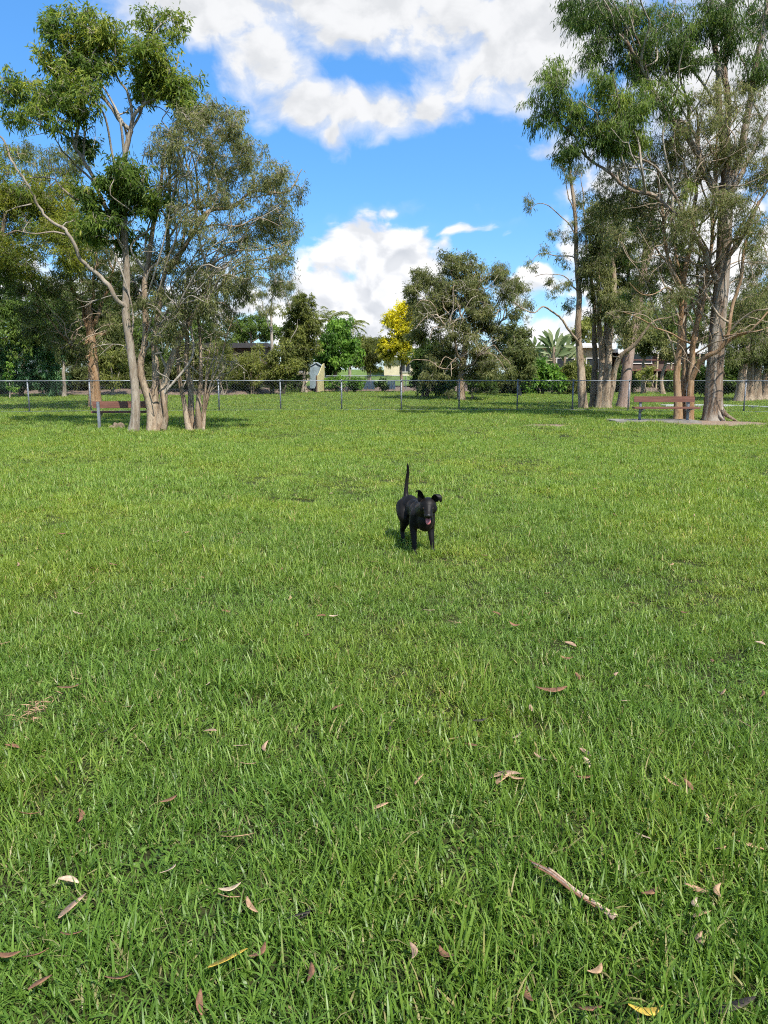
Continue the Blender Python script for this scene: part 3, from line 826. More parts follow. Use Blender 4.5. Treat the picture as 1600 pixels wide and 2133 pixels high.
def foreground_left():
    # --- tall broad-leaved gum, trunk in front of the left bench
    t = Tree('gum_tree', 'tall gum tree with broad green leaves, its single trunk in front of the left bench', 20.2, (279, 893), 'grey_limb', 'broad_green', 21)
    t.limb([(278, 896), (284, 831), (278, 782), (271, 730), (265, 656), (262, 581), (262, 516), (259, 450), (258, 416), (258, 350), (265, 306), (273, 271)], .118, .062, flare=1.35, wob=.03, sink=.06)
    t.limb([(273, 271), (262, 262), (236, 227), (206, 192), (188, 157), (192, 110, .3), (185, 60, .4)], .06, .014)
    t.limb([(273, 271), (280, 245), (302, 214), (332, 199), (360, 170, .2), (372, 110, .3)], .055, .014)
    t.limb([(276, 250), (274, 227), (262, 188), (245, 162), (240, 100, -.3), (235, 60)], .045, .012)
    t.limb([(262, 486), (236, 459), (214, 420), (197, 372), (175, 337), (150, 297), (128, 275), (100, 267), (35, 245, -.3)], .075, .016)
    t.limb([(214, 420), (190, 372, .3), (160, 350, .3), (131, 312), (116, 280)], .035, .012)
    t.limb([(175, 335), (176, 300), (172, 265), (165, 220), (150, 150), (110, 60)], .03, .008)
    t.limb([(263, 640), (232, 612, -.3), (197, 564, -.5), (166, 529, -.6), (140, 489, -.7), (100, 450, -.7), (66, 411, -.8), (44, 359, -.9), (13, 306, -1), (-20, 270, -1)], .062, .018, wob=.09)
    t.limb([(140, 489, -.7), (110, 482, -.9), (70, 488, -1.2), (38, 480, -1.2)], .03, .008)
    t.limb([(66, 425, -.8), (40, 430, -1), (15, 443, -1)], .02, .008)
    t.limb([(180, 420, 0), (150, 412, -.3), (125, 392, -.4), (112, 372, -.4), (88, 367, -.4), (65, 370, -.4)], .034, .010)
    t.crown([(110, 40, 20, 28), (185, 52, 48, 30, 0, .05), (240, 85, 60, 40, 0, .25), (330, 62, 50, 26), (375, 72, 20, 14), (140, 120, 55, 45), (100, 125, 30, 20),
             (285, 125, 60, 45, -.3, .15), (350, 150, 40, 48, 0, .1), (55, 195, 62, 32, -.3), (30, 225, 40, 22), (105, 235, 60, 34), (165, 215, 50, 45), (200, 150, 50, 40, 0, .1), (335, 195, 45, 35), (395, 190, 30, 40), (290, 185, 40, 30), (140, 75, 35, 30)],
            290, rc=(.32, .58), tint=(.15, .8), droop=.5, leaves=84, L=(.10, .16), W=.26)
    t.crown([(272, 365, 52, 40, -.5), (300, 400, 40, 40, -.5), (245, 400, 30, 30), (265, 440, 40, 34), (190, 420, 30, 30), (185, 470, 25, 45), (215, 455, 25, 25), (265, 500, 25, 40), (160, 300, 25, 22)],
            110, rc=(.28, .48), tint=(.05, .5), droop=.6, leaves=75, L=(.12, .18), W=.26)
    t.crown([(10, 300, 25, 30, -1), (40, 380, 30, 20, -1), (30, 470, 30, 15, -1)], 10, leaves=25, L=(.10, .16), W=.2)
    t.fan(12, (.02, .035), .5); t.bare(5, (.6, 1.4), .015, .2); t.grow(gnarl=.16, thin=1.2); t.build()

    # --- grey-leaved paperbark with split base, the widest crown of the left group
    t = Tree('paperbark_tree', 'wide paperbark tree with forked flaring base and sparse grey-olive crown, right of the left bench', 20.4, (325, 888), 'paperbark', 'olive', 22)
    t.limb([(320, 890), (308, 826), (294, 769), (300, 712), (303, 647), (303, 581), (315, 500), (330, 430), (337, 363), (345, 300)], .12, .03, flare=1.7, wob=.03, sink=.08)
    t.limb([(326, 890, .1), (322, 822, .1), (324, 756, .2), (325, 712, .2), (329, 642, .3), (345, 560, .4), (350, 470, .5), (352, 400, .5), (360, 284, .5), (375, 240, .5)], .11, .025, flare=1.8, wob=.03, sink=.08)
    t.limb([(332, 889), (340, 826), (351, 774), (372, 708), (394, 673), (418, 638), (436, 594, -.2), (430, 560, -.2)], .115, .045, flare=1.6, wob=.03, sink=.08)
    t.limb([(340, 892, -.1), (346, 868, -.15), (340, 830, -.1), (336, 790, 0)], .06, .05, flare=1.8, wob=.02)
    t.limb([(345, 560, .4), (372, 540, .2), (394, 494, 0), (437, 442), (481, 429), (525, 402), (560, 400), (599, 398), (621, 372), (632, 352)], .07, .010)
    t.limb([(394, 494), (410, 440, .3), (430, 400, .4), (437, 372, .4), (455, 310, .6), (480, 260, .6)], .04, .008)
    t.limb([(372, 545, .2), (385, 481, .5), (390, 400, .8), (395, 330, .9), (410, 280, .9)], .045, .008)
    t.limb([(345, 560, .4), (380, 520, -.4), (407, 485, -.6), (440, 470, -.8), (500, 470, -1), (540, 455, -1), (580, 470, -1)], .04, .007)
    t.limb([(430, 560, -.2), (460, 540, -.5), (500, 520, -.8), (560, 520, -1), (600, 500, -1)], .035, .006)
    t.limb([(405, 655), (440, 620, .4), (480, 580, .8), (530, 560, 1), (580, 560, 1)], .04, .007)
    t.limb([(418, 640), (460, 632, -.6), (490, 660, -.9), (505, 690, -.9)], .025, .006)
    t.limb([(350, 470, .5), (330, 420, .8), (300, 370, 1), (285, 320, 1)], .03, .006)
    t.limb([(302, 640), (285, 600, .3), (270, 560, .6), (250, 540, .8)], .03, .006)
    B = [(440, 255, 50, 45), (505, 290, 55, 45), (470, 320, 50, 40), (395, 300, 60, 60), (350, 330, 35, 60), (480, 380, 70, 45), (560, 370, 40, 30), (600, 385, 40, 35), (545, 430, 60, 45), (430, 430, 60, 50), (360, 440, 40, 60),
         (490, 500, 65, 40), (560, 490, 50, 45), (590, 450, 28, 55), (400, 540, 60, 45), (340, 560, 45, 60), (460, 580, 60, 40), (530, 570, 55, 45), (590, 560, 25, 40)]
    t.crown(B, 470, rc=(.28, .52), tint=(.1, .9), droop=.6, leaves=80, L=(.075, .125), W=.17, dspread=1.5)
    t.crown([(500, 240, 22, 18), (420, 225, 25, 30), (410, 280, 40, 35), (450, 370, 25, 20), (560, 440, 15, 15)], 36, rc=(.25, .4), tint=(.75, 1), droop=.5, leaves=55, L=(.08, .14), W=.2)
    t.crown([(350, 640, 55, 40, -.4), (420, 600, 50, 30, -.4), (300, 620, 40, 60, .5), (455, 640, 45, 35), (340, 690, 40, 30, -.5), (490, 620, 30, 30)], 90, rc=(.26, .45), tint=(.1, .7), droop=.9, leaves=62, L=(.09, .15), W=.17)
    t.fan(34, (.020, .036), .7); t.bare(8, (.7, 1.5), .016, .3); t.grow(gnarl=.18, thin=1.3); t.build()

    # --- many-stemmed paperbark
    t = Tree('paperbark_tree', 'small many-stemmed paperbark with bare twiggy stems splaying from one base', 20.7, (408, 888), 'paperbark', 'olive', 23)
    t.limb([(396, 888), (388, 870), (381, 826), (375, 790), (371, 756), (366, 700), (358, 640)], .085, .03, flare=1.4, wob=.02, sink=.06)
    t.limb([(402, 888, .2), (398, 840, .2), (394, 800, .2), (389, 756, .2), (389, 695, .2), (386, 620, .3), (392, 560, .4)], .095, .035, flare=1.4, wob=.03, sink=.06, lump=.2)
    t.limb([(412, 888), (414, 835), (418, 790), (418, 734), (414, 669), (420, 610)], .085, .025, flare=1.4, wob=.02, sink=.06)
    for k, (x1, y1, x2, y2) in enumerate([(440, 800, 486, 655), (430, 800, 452, 690), (446, 800, 470, 740), (436, 820, 470, 780), (428, 780, 440, 700), (450, 790, 500, 760), (400, 800, 404, 730), (444, 770, 455, 720)]):
        t.limb([(416 + k, 886, -.05 * k), (422 + k * .8, 860, -.1), (x1, y1, -.15), ((x1 + x2) / 2 + 3, (y1 + y2) / 2, -.1), (x2, y2, .1)], .05 if k < 2 else .028, .008, flare=1.3, wob=.03, sink=.06)
    t.limb([(416, 888, -.1), (414, 870, -.15), (412, 852, -.15)], .07, .055, flare=1.4, wob=.02, sink=.06)
    t.crown([(430, 660, 50, 35), (475, 650, 25, 40), (390, 640, 40, 40), (455, 700, 25, 25)], 40, rc=(.22, .38), tint=(.15, .7), droop=.8, leaves=46, L=(.08, .13), W=.17)
    t.crown([(470, 770, 22, 30), (490, 745, 15, 15)], 14, rc=(.15, .3), tint=(.5, 1), droop=.3, leaves=16, L=(.05, .09), W=.15)
    t.bare(46, (.5, 1.2), .014, .2); t.grow(gnarl=.16, thin=.8); t.build()

    # --- paperbark beyond the fence, behind the left bench
    t = Tree('paperbark_tree', 'rough brown paperbark beyond the fence, its trunk rising behind the left bench', 34.5, (198, 845), 'paperbark_orange', 'olive_dark', 24)
    t.limb([(199, 846), (197, 800), (194, 760), (190, 715), (187, 680), (185, 640)], .27, .16, flare=1.25, wob=.04, sink=.06, lump=.18)
    for pts, r in (([(186, 690), (205, 650), (225, 600, .5), (240, 540, .8), (235, 450, 1)], .11), ([(186, 690), (170, 640), (150, 590, -.5), (130, 520, -1), (110, 420, -1), (100, 340, -1)], .10),
                   ([(188, 700), (160, 730, -.5), (132, 700, -.8), (95, 655, -1.2), (75, 635, -1.2)], .06), ([(190, 700), (230, 690, .3), (262, 672, .5), (300, 650, .5)], .08),
                   ([(186, 680), (190, 620), (200, 560), (195, 470), (190, 400)], .10), ([(194, 735), (170, 745, -.6), (160, 765, -.8), (150, 772, -.8)], .03), ([(190, 715), (215, 730, -.6), (240, 715, -.8)], .03)):
        t.limb(pts, r, .015, wob=.10)
    t.crown([(170, 330, 60, 30), (60, 320, 55, 28), (120, 370, 60, 40), (190, 520, 50, 60), (130, 570, 60, 50), (80, 590, 50, 40), (225, 590, 50, 60), (60, 640, 45, 30), (150, 650, 60, 40), (230, 660, 50, 35), (110, 690, 60, 30), (270, 620, 40, 40), (170, 720, 50, 22), (220, 480, 40, 50), (290, 540, 40, 50)],
            330, rc=(.4, .7), tint=(.05, .8), droop=.7, leaves=100, L=(.12, .2), W=.17, dspread=1.6)
    t.fan(24, (.026, .05), .9); t.bare(14, (.9, 2.0), .022, .6); t.grow(gnarl=.18, thin=1.3); t.build()
foreground_left()


def foreground_right():
    # --- big gum by the right bench
    t = Tree('gum_tree', 'huge smooth-barked gum tree with thick flared trunk right of the right bench', 25.0, (1487, 870), 'gum', 'gum_green', 31)
    t.limb([(1485, 872), (1486, 840), (1487, 794), (1491, 740), (1494, 691), (1500, 622), (1506, 536), (1511, 450), (1513, 380)], .28, .20, flare=1.3, wob=.02, sink=.12, lump=.06)
    for k, (dx, ln) in enumerate([(52, 5), (26, 3)]):
        t.limb([(1485 + dx * .3, 852, -.15), (1485 + dx * .62, 866 + ln * .4, -.35), (1485 + dx * 1.1, 878 + ln * .6, -.40)], .10, .02, wob=.02, node=False)
    t.limb([(1512, 400), (1505, 300), (1493, 137), (1480, 0), (1470, -90)], .13, .05)
    t.limb([(1513, 390), (1516, 300, .4), (1512, 130, .5), (1522, 0, .6), (1530, -90, .6)], .13, .05)
    t.limb([(1513, 395), (1540, 330), (1566, 189), (1590, 60), (1612, -70)], .13, .06)
    t.limb([(1514, 420), (1560, 330, .8), (1600, 240, 1), (1640, 120, 1)], .09, .04)
    t.limb([(1506, 440), (1475, 365, -.3), (1452, 320, -.4), (1421, 275, -.5), (1385, 225, -.6), (1352, 179, -.7), (1325, 120, -.8), (1301, 79, -.9), (1280, 45, -.9), (1262, 10, -.9)], .12, .03)
    t.limb([(1360, 190, -.7), (1340, 120, -1.0), (1320, 60, -1.1), (1315, 0, -1.1)], .05, .015)
    t.limb([(1497, 600), (1470, 530, -.5), (1430, 467, -.8), (1411, 447, -.9), (1370, 412, -1), (1315, 395, -1.1), (1270, 361, -1.2), (1222, 327, -1.2), (1198, 285, -1.2), (1160, 254, -1.2), (1125, 235, -1.2)], .09, .014)
    t.limb([(1430, 467, -.8), (1400, 400, -1.2), (1387, 371, -1.3), (1359, 347, -1.3), (1297, 309, -1.4), (1266, 289, -1.4), (1235, 262, -1.4)], .05, .012)
    t.limb([(1222, 327, -1.2), (1205, 250, -1.2), (1190, 200, -1.2), (1175, 165, -1.2)], .025, .008)
    t.limb([(1297, 309, -1.4), (1290, 250, -1.4), (1262, 200, -1.4)], .025, .008)
    t.limb([(1500, 560), (1540, 500, -.5), (1570, 440, -.8), (1610, 380, -1)], .09, .03)
    t.limb([(1475, 365, -.3), (1440, 260, .3), (1420, 160, .6), (1400, 60, .6)], .06, .015)
    t.crown([(1195, 20, 40, 28), (1240, 60, 45, 40), (1300, 40, 60, 50), (1370, 60, 60, 50), (1420, 40, 50, 60), (1240, 100, 30, 30), (1290, 125, 50, 35), (1350, 120, 50, 40), (1410, 130, 45, 40), (1470, 50, 40, 60), (1530, 60, 40, 60), (1585, 70, 30, 70),
             (1560, 160, 40, 40), (1250, 15, 40, 25), (1180, 5, 25, 15)], 270, rc=(.42, .8), tint=(.05, .6), droop=1.1, leaves=100, L=(.11, .20), W=.15)
    t.crown([(1160, 195, 35, 45, -1.2, .1), (1130, 240, 28, 34, -1.2), (1190, 235, 40, 35, -1.2, .15), (1260, 195, 45, 42, -1.3, .3), (1310, 215, 45, 35, -1.3, .3), (1370, 205, 45, 35, -1, .1), (1230, 275, 50, 35, -1.3), (1290, 270, 45, 40, -1.3, .1), (1350, 265, 40, 30, -1.2, .3), (1200, 305, 30, 25, -1.2)],
            190, rc=(.38, .7), tint=(.15, .7), droop=1.1, leaves=100, L=(.11, .20), W=.15)
    t.crown([(1440, 400, 14, 26, -1, .3), (1420, 510, 12, 12, -1, .3), (1330, 600, 30, 30, 2)], 14, rc=(.25, .4), tint=(.5, .9), droop=1, leaves=60, L=(.1, .16), W=.16)
    t.fan(26, (.025, .05), .6); t.bare(8, (.8, 2.0), .022, .3); t.grow(gnarl=.12, thin=1.2); t.build()

    # --- multi-stemmed paperbark right behind the bench
    t = Tree('paperbark_tree', 'multi-stemmed orange-brown paperbark growing right behind the right bench', 24.9, (1424, 872), 'paperbark_orange', 'olive', 32)
    t.limb([(1413, 873), (1411, 830), (1410, 790), (1412, 745), (1418, 690), (1420, 610), (1400, 560), (1385, 500), (1378, 430), (1370, 350)], .125, .03, flare=1.25, wob=.03, sink=.08, lump=.18)
    t.limb([(1422, 873, .2), (1423, 820, .2), (1426, 760, .2), (1425, 700, .2), (1424, 600, .3), (1440, 500, .4), (1450, 400, .4), (1455, 300, .4), (1450, 230, .4)], .13, .03, flare=1.25, wob=.03, sink=.08, lump=.18)
    t.limb([(1436, 873, -.1), (1438, 830, -.1), (1440, 780, -.1), (1446, 700), (1462, 640), (1475, 560), (1485, 470), (1490, 380), (1495, 280)], .12, .03, flare=1.25, wob=.03, sink=.08, lump=.15)
    t.limb([(1440, 790, -.1), (1455, 760, -.3), (1476, 742, -.5), (1500, 728, -.7), (1513, 695, -.8), (1530, 630, -.8), (1545, 560, -.8), (1560, 480, -.8), (1580, 420, -.8)], .095, .03)
    t.limb([(1500, 728, -.7), (1530, 702, -1), (1560, 690, -1.2), (1585, 665, -1.4), (1610, 640, -1.4)], .05, .02)
    t.limb([(1508, 700, -.8), (1540, 695, -1.2), (1580, 690, -1.5), (1620, 670, -1.5)], .035, .012)
    t.limb([(1438, 715), (1415, 705, -.6), (1385, 690, -1), (1350, 672, -1.2), (1320, 660, -1.2), (1300, 650, -1.2)], .035, .010)
    t.limb([(1418, 640), (1395, 600, -.7), (1370, 610, -1), (1340, 612, -1.2), (1310, 590, -1.2)], .03, .008)
    t.limb([(1440, 730), (1452, 690, .5), (1456, 600, .8), (1455, 520, 1), (1470, 420, 1)], .07, .02)
    t.limb([(1470, 600), (1510, 540, .6), (1550, 460, 1), (1590, 390, 1)], .05, .012)
    t.limb([(1400, 560), (1370, 520, .5), (1340, 460, .8), (1300, 400, 1)], .04, .01)
    t.limb([(1424, 600, .3), (1400, 480, .8), (1400, 380, 1), (1390, 320, 1)], .05, .01)
    t.crown([(1450, 235, 60, 40), (1400, 290, 50, 40), (1550, 250, 50, 60), (1500, 300, 50, 50), (1340, 345, 60, 45), (1270, 380, 40, 40), (1420, 360, 60, 50), (1560, 360, 45, 60), (1290, 440, 55, 50), (1360, 430, 55, 50), (1430, 450, 50, 50), (1500, 430, 50, 50), (1575, 460, 35, 60),
             (1310, 510, 50, 40), (1380, 530, 50, 45), (1450, 550, 45, 45), (1560, 560, 45, 50), (1350, 590, 50, 35), (1410, 620, 35, 30), (1580, 630, 35, 40)],
            640, rc=(.34, .6), tint=(.08, .85), droop=.8, leaves=80, L=(.08, .14), W=.17, dspread=1.7)
    t.crown([(1330, 650, 40, 25, -1), (1530, 640, 35, 30), (1570, 690, 40, 25, -1)], 26, rc=(.25, .4), tint=(.3, .9), droop=.7, leaves=45, L=(.08, .13), W=.17)
    t.fan(52, (.022, .046), .9); t.bare(26, (.8, 2.2), .018, .8); t.grow(gnarl=.18, thin=1.4); t.build()

    # --- slim tree with arching side branches, just beyond the fence
    t = Tree('paperbark_tree', 'slim tall tree with sparse arching side branches, leftmost of the right trunks', 33.0, (1215, 848), 'paperbark', 'olive_dark', 33)
    t.limb([(1215, 849), (1212, 800), (1207, 740), (1205, 650), (1203, 540), (1195, 430), (1189, 350), (1185, 310)], .20, .03, flare=1.15, wob=.05, sink=.06)
    t.limb([(1207, 720), (1198, 705, -.3), (1184, 684, -.5), (1157, 653, -.8), (1133, 639, -1), (1112, 652, -1.1), (1091, 642, -1.1), (1072, 630, -1.1)], .06, .015)
    t.limb([(1205, 610), (1190, 590, -.3), (1177, 577, -.4), (1139, 570, -.6), (1112, 578, -.6)], .035, .010)
    t.limb([(1204, 550), (1194, 536, .2), (1157, 532, .3), (1126, 529, .3), (1104, 548, .3)], .035, .010)
    t.limb([(1200, 500), (1194, 481), (1177, 457), (1143, 430), (1119, 423), (1103, 440)], .035, .010)
    t.limb([(1204, 600), (1218, 560, .4), (1222, 500, .4), (1215, 420, .4), (1212, 360, .4)], .07, .012)
    t.limb([(1195, 440), (1180, 390, -.3), (1172, 340, -.3)], .03, .008)
    t.crown([(1112, 415, 14, 15), (1105, 440, 10, 14), (1135, 520, 22, 10), (1108, 548, 14, 18), (1160, 500, 22, 18), (1175, 335, 24, 24), (1175, 375, 22, 16), (1205, 340, 18, 26), (1195, 480, 20, 22), (1180, 545, 22, 14), (1140, 575, 24, 12), (1165, 600, 22, 18), (1080, 630, 18, 14), (1085, 655, 12, 12), (1190, 640, 14, 30), (1215, 520, 14, 40), (1150, 610, 18, 14), (1215, 420, 14, 40)],
            120, rc=(.25, .42), tint=(.2, .9), droop=.6, leaves=44, L=(.09, .15), W=.18, dspread=.6)
    t.grow(gnarl=.2, thin=.95); t.build()

    t = Tree('paperbark_tree', 'stout clump of fused paperbark trunks beyond the fence with a dense olive crown', 33.2, (1257, 849), 'paperbark', 'olive', 34)
    t.limb([(1250, 850), (1253, 800), (1254, 740), (1250, 680), (1246, 600), (1250, 520)], .19, .05, flare=1.3, wob=.05, sink=.06, lump=.2)
    t.limb([(1262, 850, -.1), (1262, 800, -.1), (1268, 740, -.1), (1275, 660), (1278, 560), (1270, 480)], .22, .05, flare=1.3, wob=.05, sink=.06, lump=.2)
    t.limb([(1266, 845), (1276, 790), (1292, 745, -.3), (1318, 722, -.6), (1338, 695, -.8), (1362, 668, -1), (1400, 660, -1)], .15, .02)
    t.limb([(1256, 850, .1), (1258, 760, .2), (1262, 650, .3), (1262, 560, .3)], .16, .04, wob=.05, sink=.06)
    t.limb([(1292, 745, -.3), (1272, 738, -.8), (1262, 712, -.8), (1258, 690, -.8)], .03, .012)
    t.crown([(1250, 470, 28, 40), (1270, 520, 40, 40), (1240, 570, 30, 35), (1290, 580, 45, 40), (1260, 630, 40, 30), (1310, 640, 40, 35), (1300, 700, 30, 20), (1320, 690, 25, 20), (1270, 440, 30, 30)],
            250, rc=(.4, .7), tint=(.05, .75), droop=.7, leaves=100, L=(.12, .2), W=.18, dspread=1.2)
    t.grow(gnarl=.16); t.build()

    t = Tree('gum_tree', 'dark narrow trunk between the slim tree and the stout fused trunks', 33.6, (1239, 848), 'dark_bark', 'olive_dark', 35)
    t.limb([(1237, 849), (1238, 800), (1239, 740), (1238, 650), (1232, 560), (1225, 470)], .17, .04, flare=1.4, wob=.05, sink=.06)
    t.crown([(1228, 480, 20, 40), (1235, 560, 22, 40)], 40, rc=(.3, .5), tint=(.1, .8), droop=.7, leaves=60, L=(.1, .16), W=.18)
    t.grow(); t.build()

    t = Tree('gum_tree', 'pinkish smooth-barked gum trunk leaning right, beyond the fence left of the right bench', 33.8, (1299, 845), 'pink_gum', 'gum_green', 36)
    t.limb([(1297, 846), (1304, 800), (1311, 745), (1320, 690), (1330, 630), (1342, 560), (1352, 480), (1360, 400)], .26, .12, flare=1.2, wob=.03, sink=.06, lump=.05)
    t.limb([(1330, 630), (1310, 580, .5), (1300, 520, .8)], .1, .03); t.limb([(1342, 560), (1370, 500, .5), (1390, 430, .8)], .1, .03)
    t.crown([(1340, 420, 60, 60), (1400, 460, 50, 50), (1300, 500, 50, 50), (1370, 580, 40, 40), (1440, 640, 40, 40)], 110, rc=(.4, .65), tint=(.05, .7), droop=.9, leaves=80, L=(.13, .2), W=.17)
    t.grow(); t.build()
foreground_right()


def background():
    S = simple_tree
    FAR = dict(L=(.17, .28), W=.28, leaves=110, droop=.5, rc=(.5, .9), dspread=.8)
    # left
    S('wattle_tree', 'feathery yellow-green wattle at the far left edge', 30, (-70, 850), 'dark_bark', 'wattle', 41,
      [(20, 395, 55, 45), (95, 420, 55, 40), (60, 480, 70, 45), (150, 455, 40, 45), (25, 540, 60, 35), (130, 510, 50, 40), (-50, 450, 70, 80)], 330, r=.2, rc=(.45, .8), tint=(.15, .95), droop=.2, leaves=130, L=(.12, .2), W=.17)
    S('dark_tree', 'dense dark green tree at the far left behind the blue-green shrub', 48, (-20, 826), 'dark_bark', 'dark_green', 42,
      [(0, 580, 50, 60), (35, 640, 50, 45), (90, 650, 45, 40), (-10, 690, 60, 45), (60, 700, 50, 35), (-80, 620, 80, 100)], 210, r=.25, tint=(.1, .9), **FAR)
    S('shrub', 'large blue-green feathery shrub at the left edge beyond the fence', 50, (45, 824), 'dark_bark', 'blue_green', 43,
      [(30, 738, 45, 28), (85, 745, 40, 28), (50, 770, 60, 26), (115, 775, 28, 26), (10, 790, 40, 22), (90, 798, 30, 20)], 150, stems=3, r=.08, tint=(.15, .95), cat='shrub', L=(.18, .32), W=.16, leaves=80, droop=.7, rc=(.45, .8), dspread=.8)
    S('sapling', 'thin young sapling with pale leaves at the left edge', 47, (20, 826), 'pale_limb', 'bright_green', 44,
      [(17, 772, 7, 14), (22, 795, 8, 8), (26, 808, 9, 4)], 16, r=.035, rc=(.15, .3), tint=(.4, 1), leaves=26, L=(.12, .2), W=.35, droop=.5)
    S('young_tree', 'straight thin-trunked tree left of the bench beyond the fence', 50, (134, 824), 'grey_limb', 'olive_dark', 45,
      [(132, 640, 40, 50), (115, 690, 40, 40), (150, 720, 35, 30)], 90, r=.13, tint=(.1, .8), **FAR)
    S('dark_tree', 'dark olive tree behind the left bench trunk, in the back row', 58, (180, 818), 'dark_bark', 'olive_dark', 46,
      [(160, 700, 50, 45), (215, 690, 50, 50), (180, 750, 60, 35), (250, 740, 40, 40)], 170, r=.2, tint=(0, .7), **FAR)
    S('dark_tree', 'dark leafy tree in the back row, seen between the left trunks', 60, (290, 815), 'grey_limb', 'dark_green', 47,
      [(280, 690, 45, 50), (330, 700, 50, 45), (300, 750, 45, 35), (350, 755, 40, 30), (250, 640, 40, 50)], 170, r=.18, tint=(.1, .8), **FAR)
    S('feathery_shrub', 'light olive feathery shrub right of the many-stemmed paperbark', 53, (465, 822), 'grey_limb', 'light_olive', 48,
      [(450, 745, 35, 28), (480, 770, 25, 25), (440, 780, 30, 25), (465, 735, 20, 18)], 90, stems=3, r=.05, tint=(.1, .8), cat='shrub', L=(.12, .22), W=.14, leaves=90, droop=.2, rc=(.35, .6))
    S('pale_shrub', 'pale forked shrub trunk behind the left paperbarks', 54, (380, 822), 'pale_limb', 'olive', 49,
      [(370, 740, 40, 35), (400, 760, 30, 30), (345, 775, 28, 20)], 80, stems=3, r=.06, tint=(.1, .8), **FAR)
    S('forked_sapling', 'pale slim forked trunk between the bench and the gum', 52, (235, 824), 'pale_limb', 'light_olive', 50,
      [(232, 745, 30, 25), (250, 775, 22, 18), (222, 780, 18, 16)], 44, stems=3, r=.06, tint=(.1, .8), **FAR)
    for k, (x, d, lab) in enumerate(((40, 66, 'tall dark tree filling the back row at the far left'), (330, 70, 'tall dark tree filling the back row behind the left paperbarks'))):
        S('dark_tree', lab, d, (x, 812), 'dark_bark', 'dark_green', 51 + k,
          [(x - 30, 660, 60, 50), (x + 40, 640, 55, 55), (x - 50, 730, 55, 45), (x + 50, 730, 60, 45), (x, 780, 70, 25), (x + 90, 700, 40, 50)], 190, r=.25, tint=(.05, .7), **FAR)
    for k, (x, yt, d, lf, lab) in enumerate((
            (-10, 775, 55, 'dark_green', 'dark low bush at the left edge, below the blue-green shrub'), (95, 790, 57, 'dark_green', 'dark low bush under the straight thin tree'), (165, 785, 57, 'olive_dark', 'dark low bush just left of the brown paperbark trunk'),
            (245, 770, 58, 'dark_green', 'dark bush behind the pale forked sapling'), (300, 785, 58, 'olive_dark', 'dark bush seen through the gap right of the gum trunk'), (362, 780, 58, 'dark_green', 'dark bush seen between the two left paperbarks'),
            (430, 780, 57, 'olive_dark', 'dark bush behind the many-stemmed paperbark'), (500, 800, 57, 'dark_green', 'low dark bush under the yellow-green airy shrub'), (596, 800, 60, 'dark_green', 'low dark bush at the foot of the bushy olive tree'))):
        S('dark_shrub', lab, d, (x, 820), 'dark_bark', lf, 140 + k, [(x - 18, yt + 8, 22, 20), (x + 16, yt, 24, 24), (x, yt + 22, 32, 14)], 85, stems=3, r=.06, tint=(0, .6), cat='shrub', group='dark bushes along the far lawn edge', **FAR)
    for k, (x, yt, d, lf, lab) in enumerate(((1010, 785, 57, 'dark_green', 'dark low bush right behind the big grey paperbark'), (1060, 795, 57, 'olive_dark', 'dark low bush left of the bright green shrub'), (1235, 795, 58, 'dark_green', 'dark low bush behind the stout fused trunks'), (1290, 785, 60, 'dark_green', 'dark low bush behind the leaning pink gum'),
            (1415, 790, 60, 'dark_green', 'dark low bush behind the right bench trunks'), (1500, 785, 58, 'olive_dark', 'dark low bush behind the big gum trunk'), (1570, 785, 58, 'dark_green', 'dark low bush behind the four dark trunks at the right'))):
        S('dark_shrub', lab, d, (x, 818), 'dark_bark', lf, 150 + k, [(x - 16, yt + 6, 20, 16), (x + 16, yt + 2, 22, 18), (x, yt + 18, 28, 12)], 70, stems=3, r=.06, tint=(0, .6), cat='shrub', group='dark bushes along the far lawn edge', **FAR)
    for k, (x, d, lf, lab) in enumerate(((130, 72, 'olive_dark', 'tall olive tree in the back row above the brown paperbark'), (230, 75, 'dark_green', 'tall dark tree in the back row behind the gum trunk'), (430, 78, 'olive_dark', 'olive tree in the back row behind the many-stemmed paperbark'))):
        S('back_tree', lab, d, (x, 810), 'grey_limb', lf, 160 + k, [(x - 30, 640, 40, 40), (x + 25, 610, 38, 40), (x - 5, 680, 50, 30), (x + 35, 690, 40, 35), (x - 30, 720, 40, 35), (x + 10, 745, 50, 30)], 170, r=.2, tint=(.05, .8), **FAR)
    # middle
    S('flat_topped_tree', 'dark green flat-topped tree above the dark house roof', 74, (525, 806), 'dark_bark', 'dark_green', 55,
      [(520, 668, 34, 10), (500, 685, 26, 9), (545, 682, 34, 9), (525, 698, 36, 9), (560, 700, 26, 10), (490, 705, 20, 8)], 110, r=.2, tint=(.3, 1), L=(.2, .3), W=.3, leaves=75, droop=.2, rc=(.4, .7))
    t = Tree('slim_gum', 'slim white-trunked gum with a thin drooping crown, left of the olive tree', 56, (566, 820), 'pale_limb', 'olive', 56)
    t.limb([(567, 818), (567, 760), (566, 720), (567, 690), (564, 650), (570, 610), (575, 560)], .17, .03, wob=.06, sink=.05)
    t.limb([(568, 765), (582, 745), (602, 716), (615, 690), (622, 665)], .06, .012, wob=.08); t.limb([(566, 690), (556, 670), (548, 640), (540, 610)], .06, .012)
    t.crown([(560, 600, 28, 26), (580, 570, 24, 24), (545, 630, 25, 22), (592, 610, 24, 26), (565, 645, 25, 20), (575, 540, 20, 15), (600, 590, 12, 20)], 110, rc=(.35, .7), tint=(.2, .9), droop=1.0, leaves=60, L=(.12, .22), W=.16)
    t.grow(thin=.9); t.build()
